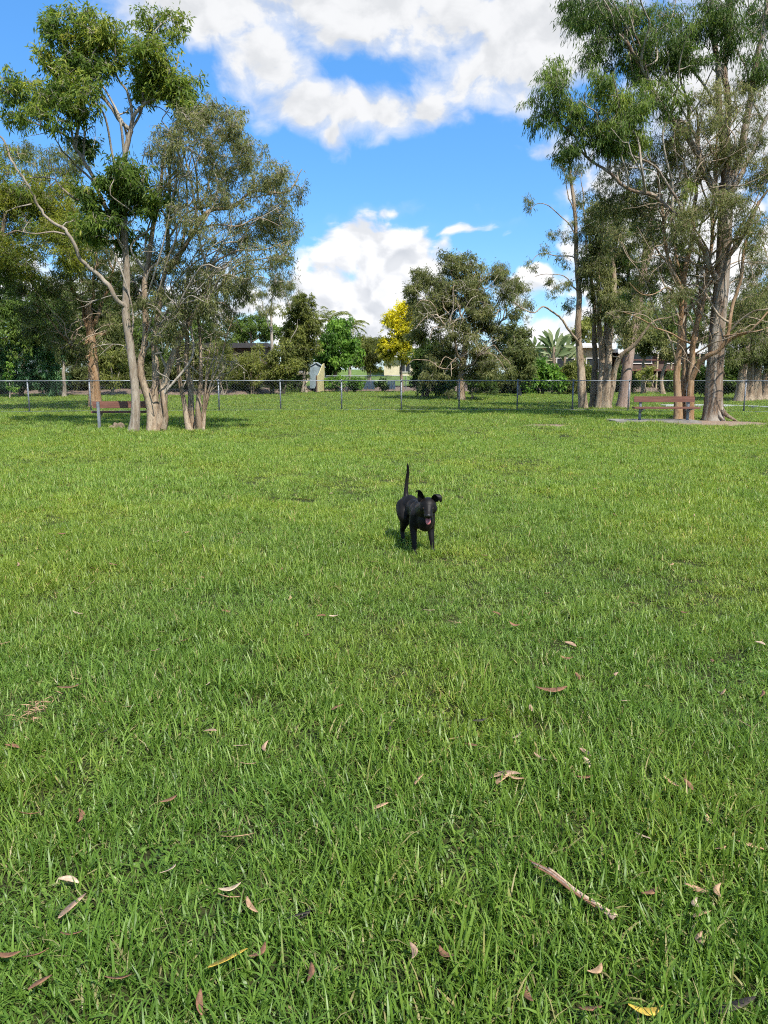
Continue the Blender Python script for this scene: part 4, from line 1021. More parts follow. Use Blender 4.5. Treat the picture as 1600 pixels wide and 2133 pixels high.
    S('yellow_green_shrub', 'yellow-green airy shrub left of the slim white gum', 54, (525, 824), 'dark_bark', 'light_olive', 57,
      [(520, 755, 30, 20), (540, 780, 28, 22), (505, 780, 25, 22), (530, 735, 20, 12)], 90, stems=3, r=.05, tint=(.3, 1), cat='shrub', L=(.14, .24), W=.2, leaves=80, droop=.2, rc=(.35, .6))
    S('round_shrub', 'rounded olive shrub right of the slim white gum', 55, (590, 822), 'dark_bark', 'light_olive', 58,
      [(590, 750, 26, 22), (605, 775, 22, 22), (575, 780, 25, 22)], 80, stems=2, r=.06, tint=(.05, .8), cat='shrub', **FAR)
    S('olive_tree', 'tall bushy olive-green tree left of the shed', 60, (634, 815), 'grey_limb', 'light_olive', 59,
      [(628, 640, 22, 26), (632, 675, 32, 34), (610, 690, 22, 40), (636, 715, 24, 32), (612, 735, 26, 30), (626, 752, 18, 20)], 210, stems=2, r=.16, tint=(0, .7), **FAR)
    S('green_tree', 'rounded bright green tree beside the shed', 66, (697, 812), 'dark_bark', 'bright_green', 60,
      [(705, 685, 28, 22), (690, 710, 26, 26), (722, 715, 26, 26), (700, 745, 34, 26), (732, 745, 18, 26), (690, 765, 22, 14)], 210, r=.2, tint=(.15, .95), L=(.2, .32), W=.4, leaves=70, droop=.6, rc=(.45, .75))
    S('garden_tree', 'small grey-green garden tree right of the bright green tree', 69, (770, 808), 'pale_limb', 'light_olive', 61,
      [(762, 720, 24, 18), (785, 725, 22, 22), (755, 745, 20, 22), (785, 755, 26, 20), (770, 735, 22, 22)], 100, stems=3, r=.09, tint=(.0, .7), **FAR)
    S('yellow_tree', 'tree covered in bright yellow blossom left of the big grey paperbark', 60, (838, 818), 'dark_bark', 'yellow_bloom', 62,
      [(838, 650, 22, 16, 0, .25), (818, 668, 18, 14, 0, .2), (852, 670, 16, 18, 0, .1), (826, 695, 24, 18, 0, -.1), (848, 700, 18, 18, 0, -.2), (806, 715, 14, 11, 0, .15), (830, 725, 26, 16, 0, -.2), (812, 735, 18, 14, 0, -.25), (845, 735, 18, 16, 0, -.3)],
      190, r=.14, tint=(.3, .75), L=(.14, .24), W=.35, leaves=80, droop=.2, rc=(.4, .65))
    S('dark_shrub', 'dense dark shrub mass under the left side of the big grey paperbark', 49, (885, 828), 'dark_bark', 'dark_green', 63,
      [(890, 745, 26, 30), (910, 762, 33, 33), (888, 787, 30, 20), (922, 790, 34, 20)], 140, stems=3, r=.09, tint=(0, .6), cat='shrub', **FAR)
    # big central paperbark
    t = Tree('paperbark_tree', 'big spreading grey paperbark with tangled pale branches in the middle distance', 44, (957, 833), 'paperbark', 'olive', 64)
    t.limb([(961, 834), (960, 800), (962, 770), (966, 740), (970, 710), (975, 680)], .22, .14, flare=1.2, wob=.04, sink=.06)
    for pts, r in (([(966, 760), (950, 730, -.8), (945, 700, -1), (925, 680, -1.4), (905, 640, -1.6), (880, 625, -1.8), (862, 640, -2)], .10),
                   ([(950, 730, -.8), (945, 690, -1.2), (935, 660, -1.4), (925, 630, -1.5), (930, 590, -1.4)], .07),
                   ([(972, 700), (968, 670, -.8), (955, 640, -1.2), (945, 600, -1), (940, 560, -1)], .09), ([(975, 690), (985, 650), (982, 610), (990, 570), (980, 540)], .10),
                   ([(975, 700), (1000, 690, .3), (1030, 690, .6), (1045, 665, .8), (1062, 630, 1), (1075, 600, 1)], .10), ([(1040, 675, .8), (1060, 650, .8), (1080, 640, .8), (1100, 645, .8)], .05),
                   ([(966, 770), (985, 755, -.8), (1005, 735, -1.3), (1025, 720, -1.6), (1045, 735, -1.8), (1060, 760, -1.9)], .07), ([(962, 775), (945, 750, -1), (925, 745, -1.5), (918, 765, -1.8)], .05),
                   ([(958, 760), (930, 770, -1), (900, 755, -1.6), (870, 748, -1.9), (848, 762, -2)], .05), ([(930, 680, -1.4), (905, 685, -1.8), (895, 705, -2)], .04),
                   ([(905, 655, -1.6), (885, 660, -2), (868, 685, -2.2)], .04), ([(985, 690, -.5), (1000, 660, -1.3), (1008, 640, -1.6)], .04), ([(950, 745, -1), (940, 760, -1.7), (938, 785, -1.8)], .04),
                   ([(1000, 740, -1.3), (1020, 735, -1.8), (1045, 755, -2), (1050, 770, -2)], .035)):
        t.limb(pts, r * .7, .016, wob=.10)
    t.crown([(885, 580, 38, 20), (860, 590, 25, 20), (930, 560, 35, 25), (950, 545, 25, 15), (985, 565, 35, 25), (960, 595, 45, 25), (905, 620, 40, 25, .5), (950, 630, 45, 25, .5), (1000, 610, 35, 30), (875, 650, 30, 25, .5), (930, 670, 40, 25, .5), (990, 660, 35, 25, .5),
             (880, 690, 35, 25, .5), (935, 710, 40, 20, .3), (1010, 700, 35, 25, .6), (990, 735, 40, 20), (930, 760, 40, 20), (1030, 750, 35, 20), (975, 780, 40, 15), (905, 730, 35, 22, .5), (1000, 775, 30, 14), (1045, 715, 25, 20), (900, 780, 30, 14, -.8), (895, 640, 34, 30, -1.0), (945, 600, 40, 26, -1.0), (1000, 640, 30, 30, -1.0), (960, 690, 30, 24, -1.6), (1025, 765, 30, 20, -1.2)],
            600, rc=(.42, .75), tint=(.05, .9), droop=.6, leaves=100, L=(.13, .22), W=.2, dspread=.8)
    t.crown([(1035, 570, 28, 20), (1060, 580, 28, 25), (1080, 605, 22, 25), (1040, 610, 28, 25), (1075, 640, 25, 22), (1020, 640, 22, 20), (1095, 640, 12, 14)], 110, rc=(.35, .65), tint=(.1, .7), droop=.6, leaves=75, L=(.12, .2), W=.19)
    t.fan(36, (.024, .042), 1.0, .14); t.bare(20, (1.0, 2.0), .022, .9); t.grow(gnarl=.22, thin=1.25, rmax=.06); t.build()
    for x, s in ((936, 71), (985, 72)):
        S('low_shrub', 'small dark sprouting shrub %s the big grey paperbark trunk' % ('left of' if x < 950 else 'right of'), 43.6, (x, 834), 'dark_bark', 'olive_dark', s,
          [(x, 818, 10, 10)], 10, r=.025, stems=3, cat='shrub', group='shrubs at the paperbark foot', rc=(.15, .3), tint=(.1, .9), leaves=40, L=(.08, .14), W=.25)
    S('dark_tree', 'small dark tree right of the big grey paperbark, left of the cream house', 51, (1082, 824), 'grey_limb', 'olive_dark', 73,
      [(1070, 700, 22, 22), (1085, 725, 24, 25), (1060, 740, 22, 25), (1095, 755, 18, 18), (1070, 775, 24, 18)], 110, r=.13, tint=(.05, .8), **FAR)
    S('green_shrub', 'bright leafy green shrub in front of the cream house', 55, (1130, 822), 'dark_bark', 'bright_green', 74,
      [(1105, 782, 24, 16), (1130, 770, 26, 16), (1150, 788, 26, 14), (1120, 798, 34, 12), (1165, 800, 14, 10)], 130, stems=3, r=.05, tint=(.3, 1), cat='shrub', L=(.2, .32), W=.45, leaves=60, droop=.5, rc=(.35, .6))
    S('dull_shrub', 'dull green shrub between the bright shrub and the slim tall trunk', 56, (1195, 820), 'dark_bark', 'light_olive', 75,
      [(1190, 775, 26, 20), (1215, 785, 20, 18), (1180, 800, 24, 12)], 90, stems=3, r=.05, tint=(0, .5), cat='shrub', **FAR)
    S('light_tree', 'light green tree in the back row behind the slim right trunks', 76, (1232, 808), 'grey_limb', 'light_olive', 76,
      [(1225, 690, 26, 20), (1250, 700, 25, 25), (1205, 710, 20, 18)], 90, r=.14, tint=(.3, 1), **FAR)
    # right
    S('young_tree', 'slim brown trunk in front of the house deck, left one', 57, (1340, 818), 'paperbark', 'olive_dark', 77, [(1345, 690, 28, 25), (1335, 720, 20, 18)], 60, r=.16, tint=(.1, .9), **FAR)
    S('young_tree', 'slim brown trunk in front of the house deck, right one', 56, (1381, 819), 'paperbark', 'olive', 78, [(1385, 690, 25, 28), (1395, 725, 20, 18)], 60, r=.17, tint=(.1, .9), **FAR)
    S('yellow_green_shrub', 'small yellow-green shrub between the two slim trunks by the deck', 56, (1345, 819), 'paperbark', 'light_olive', 79, [(1345, 775, 14, 12), (1350, 790, 12, 10)], 26, r=.05, tint=(.5, 1), cat='shrub', L=(.14, .22), W=.25, leaves=60, rc=(.3, .5))
    for k, (x, r_) in enumerate(((1543, .30), (1560, .26), (1574, .28), (1592, .26))):
        lab = ('leftmost of four dark trunks', 'second of four dark trunks', 'third of four dark trunks', 'rightmost of four dark trunks')[k] + ' beyond the fence at the right edge'
        S('dark_tree', lab, 42 + k * .5, (x, 833), 'paperbark', 'olive_dark', 80 + k,
          [(x - 30, 700 - 15 * k, 35, 35), (x + 15, 670 - 20 * k, 40, 40), (x - 10, 740, 35, 25), (x + 20, 720, 35, 30)], 85, r=r_, tint=(0, .75), L=(.13, .22), W=.2, leaves=80, droop=.6, rc=(.45, .75))
    S('light_shrub', 'dark green bush low behind the big gum trunk', 47, (1440, 826), 'dark_bark', 'dark_green', 90, [(1450, 775, 24, 22), (1465, 795, 20, 14), (1530, 770, 26, 24), (1520, 795, 24, 14)], 90, stems=2, r=.06, tint=(0, .6), cat='shrub', **FAR)
    for k, (x, d, lab) in enumerate(((1290, 78, 'tall green tree behind the houses, left of the leaning gum'), (1440, 74, 'tall dark tree behind the houses, above the right bench'), (1600, 66, 'tall dark tree in the back row at the right edge'))):
        S('dark_tree', lab, d, (x, 810), 'dark_bark', ('bright_green', 'olive_dark', 'olive_dark')[k], 91 + k,
          [(x - 30, 650, 45, 40), (x + 30, 620, 45, 45), (x - 10, 690, 50, 30), (x + 50, 680, 45, 40)], 150, r=.22, tint=(.05, .7), **FAR)
background()
print('leaves', Tree.total)


# ------------------------------------------------------------------ palms and big-leaved plants
def frond_leaves(base, dirv, length, n, leaflet, rng, drop=.9, w=.05):
    """arching frond: returns spine points and leaflets"""
    d = Vector(dirv).normalized(); pts = []; p = Vector(base)
    seg = 9; cur = d.copy()
    for i in range(seg + 1):
        pts.append(p.copy()); p = p + cur * (length / seg); cur = (cur + Vector((0, 0, -drop / seg * 1.6))).normalized()
    B, A, L = [], [], []
    for i in range(n):
        t = .12 + .88 * i / n; k = min(seg - 1, int(t * seg)); f = t * seg - k
        q = pts[k].lerp(pts[k + 1], f); tan = (pts[k + 1] - pts[k]).normalized(); side = tan.cross(Vector((0, 0, 1)))
        if side.length < .05: side = Vector((1, 0, 0))
        side.normalize()
        for s in (-1, 1):
            B.append(q); A.append(side * s + tan * .6 + Vector((0, 0, -.45))); L.append(leaflet * (1 - .6 * abs(t - .45)) * rng.uniform(.85, 1.1))
    return pts, B, A, L

def palm(label, px, py_top, depth, seed, n_frond=15, length=2.2):
    rng = np.random.default_rng(seed)
    top = at(px, py_top, depth); base = Vector((top.x, depth, .3)); org = np.array(base)
    root = empty('palm_tree', base); tag(root, label, 'palm', 'palms behind the gardens')
    m = MB(); k = 14
    P = [base.lerp(top, i / k) - base for i in range(k + 1)]; m.tube(P, [.16 - .05 * i / k + (.012 if i % 2 else 0) for i in range(k + 1)], 9)
    m.build('trunk', MATS['grey_limb'], root, smooth=True)
    for i in range(n_frond):
        a = i * 2.4 + rng.uniform(-.2, .2); el = rng.uniform(-.1, 1.1)
        pts, B, A, L = frond_leaves(top, (math.cos(a) * math.cos(el), math.sin(a) * math.cos(el), math.sin(el)), length * rng.uniform(.8, 1.1), 26, .55, rng)
        V = leaf_arrays(np.array([tuple(b) for b in B]) - org, np.array([tuple(x) for x in A]), np.array(L), np.full(len(L), .05), rng).reshape(-1, 3)
        f = (np.arange(len(L)) * 4)[:, None] + np.array([[0, 1, 2, 3]])
        tv, tf = tube_arrays([tuple(q - base) for q in pts], np.linspace(.025, .006, len(pts)), 4, cap=False)
        me = np_mesh('frond', np.concatenate([V, tv]), [f, np.asarray(tf) + len(V)], face_attr={'tint': rng.uniform(.1, .9, len(f) + len(tf))})
        me.materials.append(MATS['light_olive']); link_mesh('frond', me, None, root)
palm('tall palm with feathery fronds above the bright green tree', 686, 668, 76, 5, 17, 2.4)
palm('shorter palm whose fronds arch out behind the bright green tree', 728, 682, 74, 6, 14, 2.0)

def strelitzia(label, px, py, depth, seed, n_leaf, top_py, spread):
    rng = np.random.default_rng(seed); base = at(px, HORIZON, depth); base.z = .35
    root = empty('giant_strelitzia', base); tag(root, label, 'plant', 'large paddle-leaved plants by the cream house')
    top = at(px, top_py, depth)
    h = top.z - base.z
    m = MB(); m.tube([(0, 0, 0), (.05, 0, h * .35), (0, 0, h * .6)], [.14, .12, .09], 9); m.build('trunk', MATS['dark_bark'], root, smooth=True)
    for i in range(n_leaf):
        s = -1 + 2 * (i + .5) / n_leaf; a = s * 1.5 + rng.uniform(-.2, .2); tilt = rng.uniform(-.7, .7)
        z0 = h * rng.uniform(.32, .66); L = h * rng.uniform(.24, .36) * spread
        d = Vector((math.sin(a), tilt * .5, math.cos(a) + .1)).normalized()
        pts = []; p = Vector((0, 0, z0)); cur = d.copy(); seg = 8
        for k in range(seg + 1):
            pts.append(p.copy()); p = p + cur * (L / seg); cur = (cur + Vector((math.copysign(.03, s), 0, -.10 * (k > 3)))).normalized()
        side = cur.cross(Vector((0, -1, .2))).normalized()
        V = []; prof = [.02, .02, .04, .5, .9, 1, .85, .55, .03]; wd = .15
        for q, w in zip(pts, prof):
            V += [tuple(q + side * wd * w + Vector((0, -.05 * w, 0))), tuple(q), tuple(q - side * wd * w + Vector((0, -.05 * w, 0)))]
        Fq = []
        for k in range(seg):
            Fq += [(3 * k, 3 * k + 1, 3 * k + 4, 3 * k + 3), (3 * k + 1, 3 * k + 2, 3 * k + 5, 3 * k + 4)]
        me = np_mesh('leaf', V, np.array(Fq), face_attr={'tint': np.full(len(Fq), rng.uniform(.2, 1))}); me.materials.append(MATS['strelitzia'])
        link_mesh('leaf', me, None, root)
strelitzia('tall paddle-leaved plant standing highest over the cream house roof', 1152, 800, 61, 3, 26, 664, 1.0)
strelitzia('paddle-leaved plant right of the tallest one, beside the slim trunk', 1175, 800, 61.8, 4, 20, 690, 1.0)
strelitzia('paddle-leaved plant left of the tallest one, by the umbrella', 1112, 800, 62.5, 8, 18, 688, 1.0)


# ------------------------------------------------------------------ houses and garden structures
def house(name, label, x0, x1, depth, eave_py, wallmat, roofmat, deep=7.0, windows=(), ridge=1.1, roof_over=.5, base_z=.2):
    a = at(x0, eave_py, depth); b = at(x1, eave_py, depth); h = a.z - base_z; w = b.x - a.x
    root = empty(name, ((a.x + b.x) / 2, depth, base_z)); tag(root, label, 'house')
    m = MB(); m.box((0, deep / 2, h / 2), (w, deep, h)); m.build('wall', MATS[wallmat], root)
    o = roof_over; rf = MB()
    if ridge > .25:
        poly = [(-w / 2 - o, -o, h), (-w / 2 - o, deep / 2, h + ridge), (-w / 2 - o, deep + o, h), (-w / 2 - o, deep + o, h - .12), (-w / 2 - o, -o, h - .12)]
        rf.prism([Vector(p) for p in poly], (0, 0, .004), (w + 2 * o, 0, .004))
    else:
        rf.box((0, deep / 2, h + .14), (w + 2 * o, deep + 2 * o, .28))
    roof = rf.build('roof', MATS[roofmat], root)
    MB().box((0, -o - .05, h - .03), (w + 2 * o, .10, .16)).build('gutter', MATS['trim' if roofmat != 'dark_roof' else 'dark_roof'], roof)
    for (wx, wz, ww, wh) in windows:
        f = MB()
        for c, s in (((wx, -.04, wz + wh / 2), (ww + .12, .08, .07)), ((wx, -.04, wz - wh / 2), (ww + .12, .10, .07)), ((wx - ww / 2, -.04, wz), (.07, .08, wh - .07)), ((wx + ww / 2, -.04, wz), (.07, .08, wh - .07)), ((wx, -.035, wz), (.05, .07, wh - .07))):
            f.box(c, s)
        win = f.build('window', MATS['trim'], root)
        MB().box((wx, -.008, wz), (ww - .07, .012, wh - .07)).build('pane', MATS['glass_dark'], win)
    return root, w, h

r1, w, h = house('house', 'low dark brown house with flat dark roof behind the left shrubs', 395, 548, 66, 722, 'brown_wall', 'dark_roof', ridge=.1,
                 windows=((1.0, 1.9, 1.4, 1.1), (-1.4, 1.9, 1.2, 1.1)))
for k in (-.1, .47):
    MB().box((w * k, -.42, h / 2 - .2), (.12, .12, h - .4)).build('post', MATS['galv'], r1)
house('house', 'cream house with pale flat roof behind the paddle-leaved plants', 1080, 1268, 67, 722, 'tan_wall', 'white_roof', ridge=.1, windows=((-2.6, 2.0, 1.3, 1.1), (0.2, 2.0, 1.5, 1.1), (2.6, 2.0, 1.2, 1.1)))
r3, w, h = house('house', 'two-level house with dark brown deck behind the right trunks', 1296, 1470, 66, 734, 'brown_wall', 'white_roof', ridge=.1, windows=((-1.8, 2.6, 1.6, 1.0), (1.0, 2.6, 1.6, 1.0)), base_z=.2)
MB().box((0, -1.0, 1.55), (w, 2.0, .16)).build('deck', MATS['bench_wood'], r3)
MB().box((0, -1.95, 2.35), (w, .06, .08)).build('deck_rail', MATS['bench_wood'], r3)
for i in range(7):
    MB().box((-w / 2 + .1 + i * (w - .2) / 6, -1.9, h / 2 - .1), (.11, .11, h - .2)).build('post', MATS['tan_wall'], r3)
house('house', 'pale wall of a house glimpsed under the yellow tree', 800, 872, 80, 742, 'cream_wall', 'grey_roof', ridge=.9, windows=((.4, 1.9, 1.0, 1.0),))
house('house', 'far pale gabled house glimpsed beside the shed', 655, 690, 84, 735, 'cream_wall', 'white_roof', ridge=.8, windows=((-.6, 1.8, .9, .9),))
house('house', 'cream house corner glimpsed at the left behind the olive tree', 585, 640, 78, 738, 'cream_wall', 'grey_roof', ridge=.8, windows=((.4, 1.9, 1.0, 1.0),))

def shed():
    a = at(645, 800, 63); b = at(674, 800, 63); w = b.x - a.x; h = at(650, 764, 63).z - .3
    root = empty('garden_shed', ((a.x + b.x) / 2, 63, .28)); tag(root, 'small blue-grey ribbed metal shed behind the cream curved screen', 'shed')
    MB().box((0, 1.2, h / 2), (w - .05, 2.4, h)).build('wall', MATS['shed_blue'], root)
    n = 11
    for i in range(n):
        MB().box((-w / 2 + .1 + i * (w - .2) / (n - 1), -.022, h / 2), (.045, .04, h - .02)).build('rib', MATS['shed_blue'], root)
    rf = MB(); rf.prism([Vector(p) for p in ((-w / 2 - .08, -.12, h), (0, -.12, h + .38), (w / 2 + .08, -.12, h), (w / 2 + .08, -.12, h - .05), (0, -.12, h + .32), (-w / 2 - .08, -.12, h - .05))], (0, 0, .004), (0, 2.6, .004))
    rf.build('roof', MATS['shed_roof'], root)
    gb = MB(); gb.prism([Vector(p) for p in ((-w / 2 + .03, -.01, h), (w / 2 - .03, -.01, h), (0, -.01, h + .31))], (0, 0, 0), (0, .04, 0)); gb.build('gable', MATS['shed_roof'], root)
    # curved screen fence, swooping down towards the park
    p0 = at(662, 812, 58.5); p1 = at(676, 812, 62.8)
    root = empty('curved_screen', (p0.x, p0.y, .1)); tag(root, 'cream timber screen fence with swooping curved top beside the shed', 'fence')
    n = 16; d = Vector((p1.x - p0.x, p1.y - p0.y, 0))
    hs = at(662, 782, 58.5).z - .1; he = at(676, 757, 62.8).z - .1
    for i in range(n):
        u0, u1 = i / n, (i + .94) / n
        f = lambda u: hs + (he - hs) * (3 * u * u - 2 * u ** 3) ** .8
        q0, q1 = d * u0, d * u1; nn = Vector((-d.y, d.x, 0)).normalized() * .025
        poly = [q0, q1, q1 + Vector((0, 0, f(u1))), q0 + Vector((0, 0, f(u0)))]
        MB().prism(poly, tuple(nn), tuple(-nn)).build('paling', MATS['yellow_screen'], root)
    MB().box((-.07, -.08, hs / 2), (.12, .12, hs)).build('post', MATS['timber_dark'], root)
shed()

def back_fence():
    root = empty('mesh_fence', at(760, HORIZON, 64)); root.location.z = .25
    tag(root, 'low dark mesh garden fence with grey rail behind the hedge', 'fence')
    x0, x1 = at(679, 783, 64).x - root.location.x, at(846, 783, 64).x - root.location.x; hz = at(760, 783, 64).z - .25
    MB().tube([(x0, 0, hz), (x1, 0, hz)], [.035, .035], 8).build('top_rail', MATS['galv'], root)
    for i in range(5):
        x = x0 + (x1 - x0) * i / 4
        MB().tube([(x, .045, -.1), (x, .045, hz)], [.035, .035], 8).build('post', MATS['galv'], root)
    m = MB()
    for i in range(70):
        x = x0 + (x1 - x0) * (i + .5) / 70; m.box((x, -.03, hz / 2 - .02), (.012, .012, hz - .1))
    for i in range(12): m.box(((x0 + x1) / 2, -.045, .06 + i * hz / 12.5), (x1 - x0, .012, .012))
    tag(m.build('wire_mesh', MATS['galv_dark'], root), kind='stuff')
    # pale boards standing against it
    for k, (a, b) in enumerate(((757, 781), (807, 824))):
        l, r = at(a, 800, 62.6), at(b, 800, 62.6); zt = at(a, 794, 62.6).z
        rt = empty('white_board', ((l.x + r.x) / 2, 62.6, .2)); tag(rt, ('wider' if k == 0 else 'narrower') + ' white panel of the low garden wall behind the chain fence', 'panel', 'white panels by the hedge')
        w = r.x - l.x; n = 3
        for i in range(n): MB().box((-w / 2 + (i + .5) * w / n, 0, (zt - .2) / 2), (w / n - .025, .07, zt - .2), bev=.006).build('panel', MATS['white_panel'], rt)
    simple_tree('hedge', 'clipped leafy green hedge in front of the mesh garden fence', 61.5, (722, 816), 'dark_bark', 'bright_green', 101,
                [(690, 797, 14, 9), (712, 796, 16, 10), (735, 797, 16, 9), (752, 799, 12, 9)], 70, stems=4, r=.04, cat='hedge', rc=(.3, .5), tint=(.1, .9), leaves=75, L=(.14, .22), W=.4, droop=.3)
    simple_tree('low_plant', 'low bush between the two white panels', 61.8, (796, 816), 'dark_bark', 'dark_green', 102, [(793, 799, 10, 8), (802, 801, 8, 7)], 20, stems=2, r=.03, cat='shrub', rc=(.25, .4), tint=(.2, .9), leaves=60, L=(.12, .2), W=.35)
    # raised back garden lawn seen over the fence
    m = MB(); l, r = at(640, 780, 72), at(900, 780, 72)
    m.add([(l.x, 68, .4), (r.x, 68, .4), (r.x, 90, 1.9), (l.x, 90, 1.9)], [(0, 1, 2, 3)])
    tag(m.build('garden_lawn', flat_mat('garden_grass', (.12, .19, .035), .9, .2, 1.5)), 'sunny sloping back garden lawn behind the mesh fence', 'lawn', kind='structure')
    # shade umbrella by the cream house
    c = at(1108, 800, 63.5); root = empty('garden_umbrella', (c.x, 63.5, .35)); tag(root, 'grey dome-shaped garden umbrella left of the cream house', 'umbrella')
    zt = at(1105, 757, 63.5).z - .35; rr = 17 * m_per_px(63.5); V = []; Fq = []
    for j, (f, z) in enumerate(((.02, 0), (.3, .05), (.6, .18), (.85, .38), (1, .62))):
        for k in range(12):
            a = k * math.pi / 6; V.append((rr * f * math.cos(a), rr * f * math.sin(a), zt - z * 1.2))
    for j in range(4):
        for k in range(12): Fq.append((j * 12 + k, j * 12 + (k + 1) % 12, j * 12 + 12 + (k + 1) % 12, j * 12 + 12 + k))
    link_mesh('canopy', np_mesh('canopy', V, np.array(Fq), smooth=True), MATS['umbrella_grey'], root)
    MB().tube([(0, 0, -.1), (0, 0, zt)], [.03, .03], 8).build('pole', MATS['galv'], root)
back_fence()


# ------------------------------------------------------------------ chain-link fence
FP = [(-320, 860), (-195, 859.5), (-66, 859), (62, 858.5), (190, 857.5), (322, 856.5), (457, 856), (585, 855.5), (712, 855), (836, 855), (956, 855), (1077, 855), (1192, 855.3), (1308, 856), (1428, 857), (1549, 858.5), (1672, 860), (1800, 862)]
def chain_fence():
    W = [gnd(px, py) for px, py in FP]
    root = empty('chain_link_fence', (0, W[8].y, 0)); org = Vector((0, W[8].y, 0))
    tag(root, 'long galvanised chain-link fence with top rail crossing the whole park', 'fence')
    H = 1.2
    for p in W:
        q = p - org
        o = MB().tube([(q.x, q.y, -.05), (q.x, q.y, H + .01)], [.030, .030], 10).build('post', MATS['steel_post'], root, smooth=True)
        MB().tube([(q.x, q.y, H + .012), (q.x, q.y, H + .035), (q.x, q.y, H + .05)], [.036, .034, .012], 10).build('cap', MATS['steel_post'], o, smooth=True)
    for a, b in zip(W[:-1], W[1:]):
        a, b = a - org, b - org; d = (b - a); ln = d.length; u = d.normalized(); nrm = Vector((-u.y, u.x, 0))
        MB().tube([tuple(a + nrm * -.045 + Vector((0, 0, H))), tuple(b + nrm * -.045 + Vector((0, 0, H)))], [.019, .019], 8).build('top_rail', MATS['steel_post'], root, smooth=True)
        MB().tube([tuple(a + nrm * -.05 + Vector((0, 0, .035))), tuple(b + nrm * -.05 + Vector((0, 0, .035)))], [.008, .008], 5).build('bottom_wire', MATS['galv'], root)
        # diamonds
        c = .108; hc = 1.13; z0 = .035; V = []; Fc = []
        n = int(ln / c); cw = ln / n
        for s in (1, -1):
            for k in range(-int(hc / cw) - 1, n + int(hc / cw) + 2):
                x0 = k * cw if s > 0 else k * cw; x1 = x0 + s * hc
                t0, t1 = 0.0, 1.0
                lo, hi = (min(x0, x1), max(x0, x1))
                if hi <= 0 or lo >= ln: continue
                ta = (0 - x0) / (x1 - x0); tb = (ln - x0) / (x1 - x0)
                t0 = max(0, min(ta, tb)); t1 = min(1, max(ta, tb))
                if t1 - t0 < .02: continue
                p = a + u * (x0 + (x1 - x0) * t0) + Vector((0, 0, z0 + hc * t0)) + nrm * (-.05 - .003 * s)
                q = a + u * (x0 + (x1 - x0) * t1) + Vector((0, 0, z0 + hc * t1)) + nrm * (-.05 - .003 * s)
                r = .0026; bse = len(V)
                for e in (p, q):
                    V += [tuple(e + nrm * r), tuple(e + Vector((0, 0, r)) - nrm * r * .5), tuple(e - Vector((0, 0, r)) - nrm * r * .5)]
                Fc += [(bse, bse + 1, bse + 4, bse + 3), (bse + 1, bse + 2, bse + 5, bse + 4), (bse + 2, bse, bse + 3, bse + 5)]
        tag(link_mesh('chain_mesh', np_mesh('chain_mesh', V, np.array(Fc)), MATS['galv_dark'], root), kind='stuff')
chain_fence()


# ------------------------------------------------------------------ benches
def bench(label, loc, rz, L=1.88, slab=False):
    """local: seat faces -Y, backrest at +Y"""
    root = empty('park_bench', loc, rz); tag(root, label, 'bench', 'park benches')
    MB().box((0, -.02, .435), (L + .16, .30, .055), bev=.006).build('seat', MATS['bench_wood'], root)
    MB().box((0, .225, .645), (L, .045, .185), bev=.006).build('backrest', MATS['bench_wood'], root)
    for s in (-1, 1):
        x = s * (L / 2 - .16)
        p = MB(); p.box((x, .285, .36), (.075, .075, .74), bev=.008)
        leg = p.build('leg', MATS['steel_post'], root)
        MB().prism([Vector(q) for q in ((x - .02, .247, .40), (x - .02, -.16, .40), (x - .02, -.16, .375), (x - .02, .05, .33), (x - .02, .247, .25))], (0, 0, 0), (.04, 0, 0)).build('bracket', MATS['steel_post'], leg)
        MB().box((x, .24, .012), (.15, .17, .012)).build('foot_plate', MATS['steel_post'], leg)
    return root
def bench_right(label, loc, rz, L=1.88):
    root = empty('park_bench', loc, rz); tag(root, label, 'bench', 'park benches')
    MB().box((0, -.02, .40), (L + .13, .32, .055), bev=.006).build('seat', MATS['bench_wood'], root)
    MB().box((0, .20, .655), (L, .045, .175), bev=.006).build('backrest', MATS['bench_wood'], root)
    for s in (-1, 1):
        x = s * (L / 2 - .20) + .03
        leg = MB().box((x, .255, .36), (.075, .062, .74), bev=.008).build('leg', MATS['steel_post'], root)
        MB().prism([Vector(q) for q in ((x - .025, .223, .370), (x - .025, -.16, .370), (x - .025, -.16, .345), (x - .025, .05, .33), (x - .025, .223, .22))], (0, 0, 0), (.05, 0, 0)).build('bracket', MATS['steel_post'], leg)
    return root
# left bench seen from behind, turned a little: near post at (204, 893)
b = gnd(260, 892); bench('dark red-brown bench seen from behind under the left trees', (b.x, b.y + .27, 0), math.pi + R(8), 1.72)
b = gnd(1379, 878); bench_right('dark red-brown bench on a concrete slab facing us by the big gum', (b.x, b.y - .255, .04), R(-2))
sl = gnd(1365, 879)
tag(MB().box((sl.x, sl.y + .25, .0), (2.62, 1.2, .10), bev=.015).build('bench_slab', MATS['concrete']), 'worn concrete slab under the bench on the right', 'slab', kind='structure')
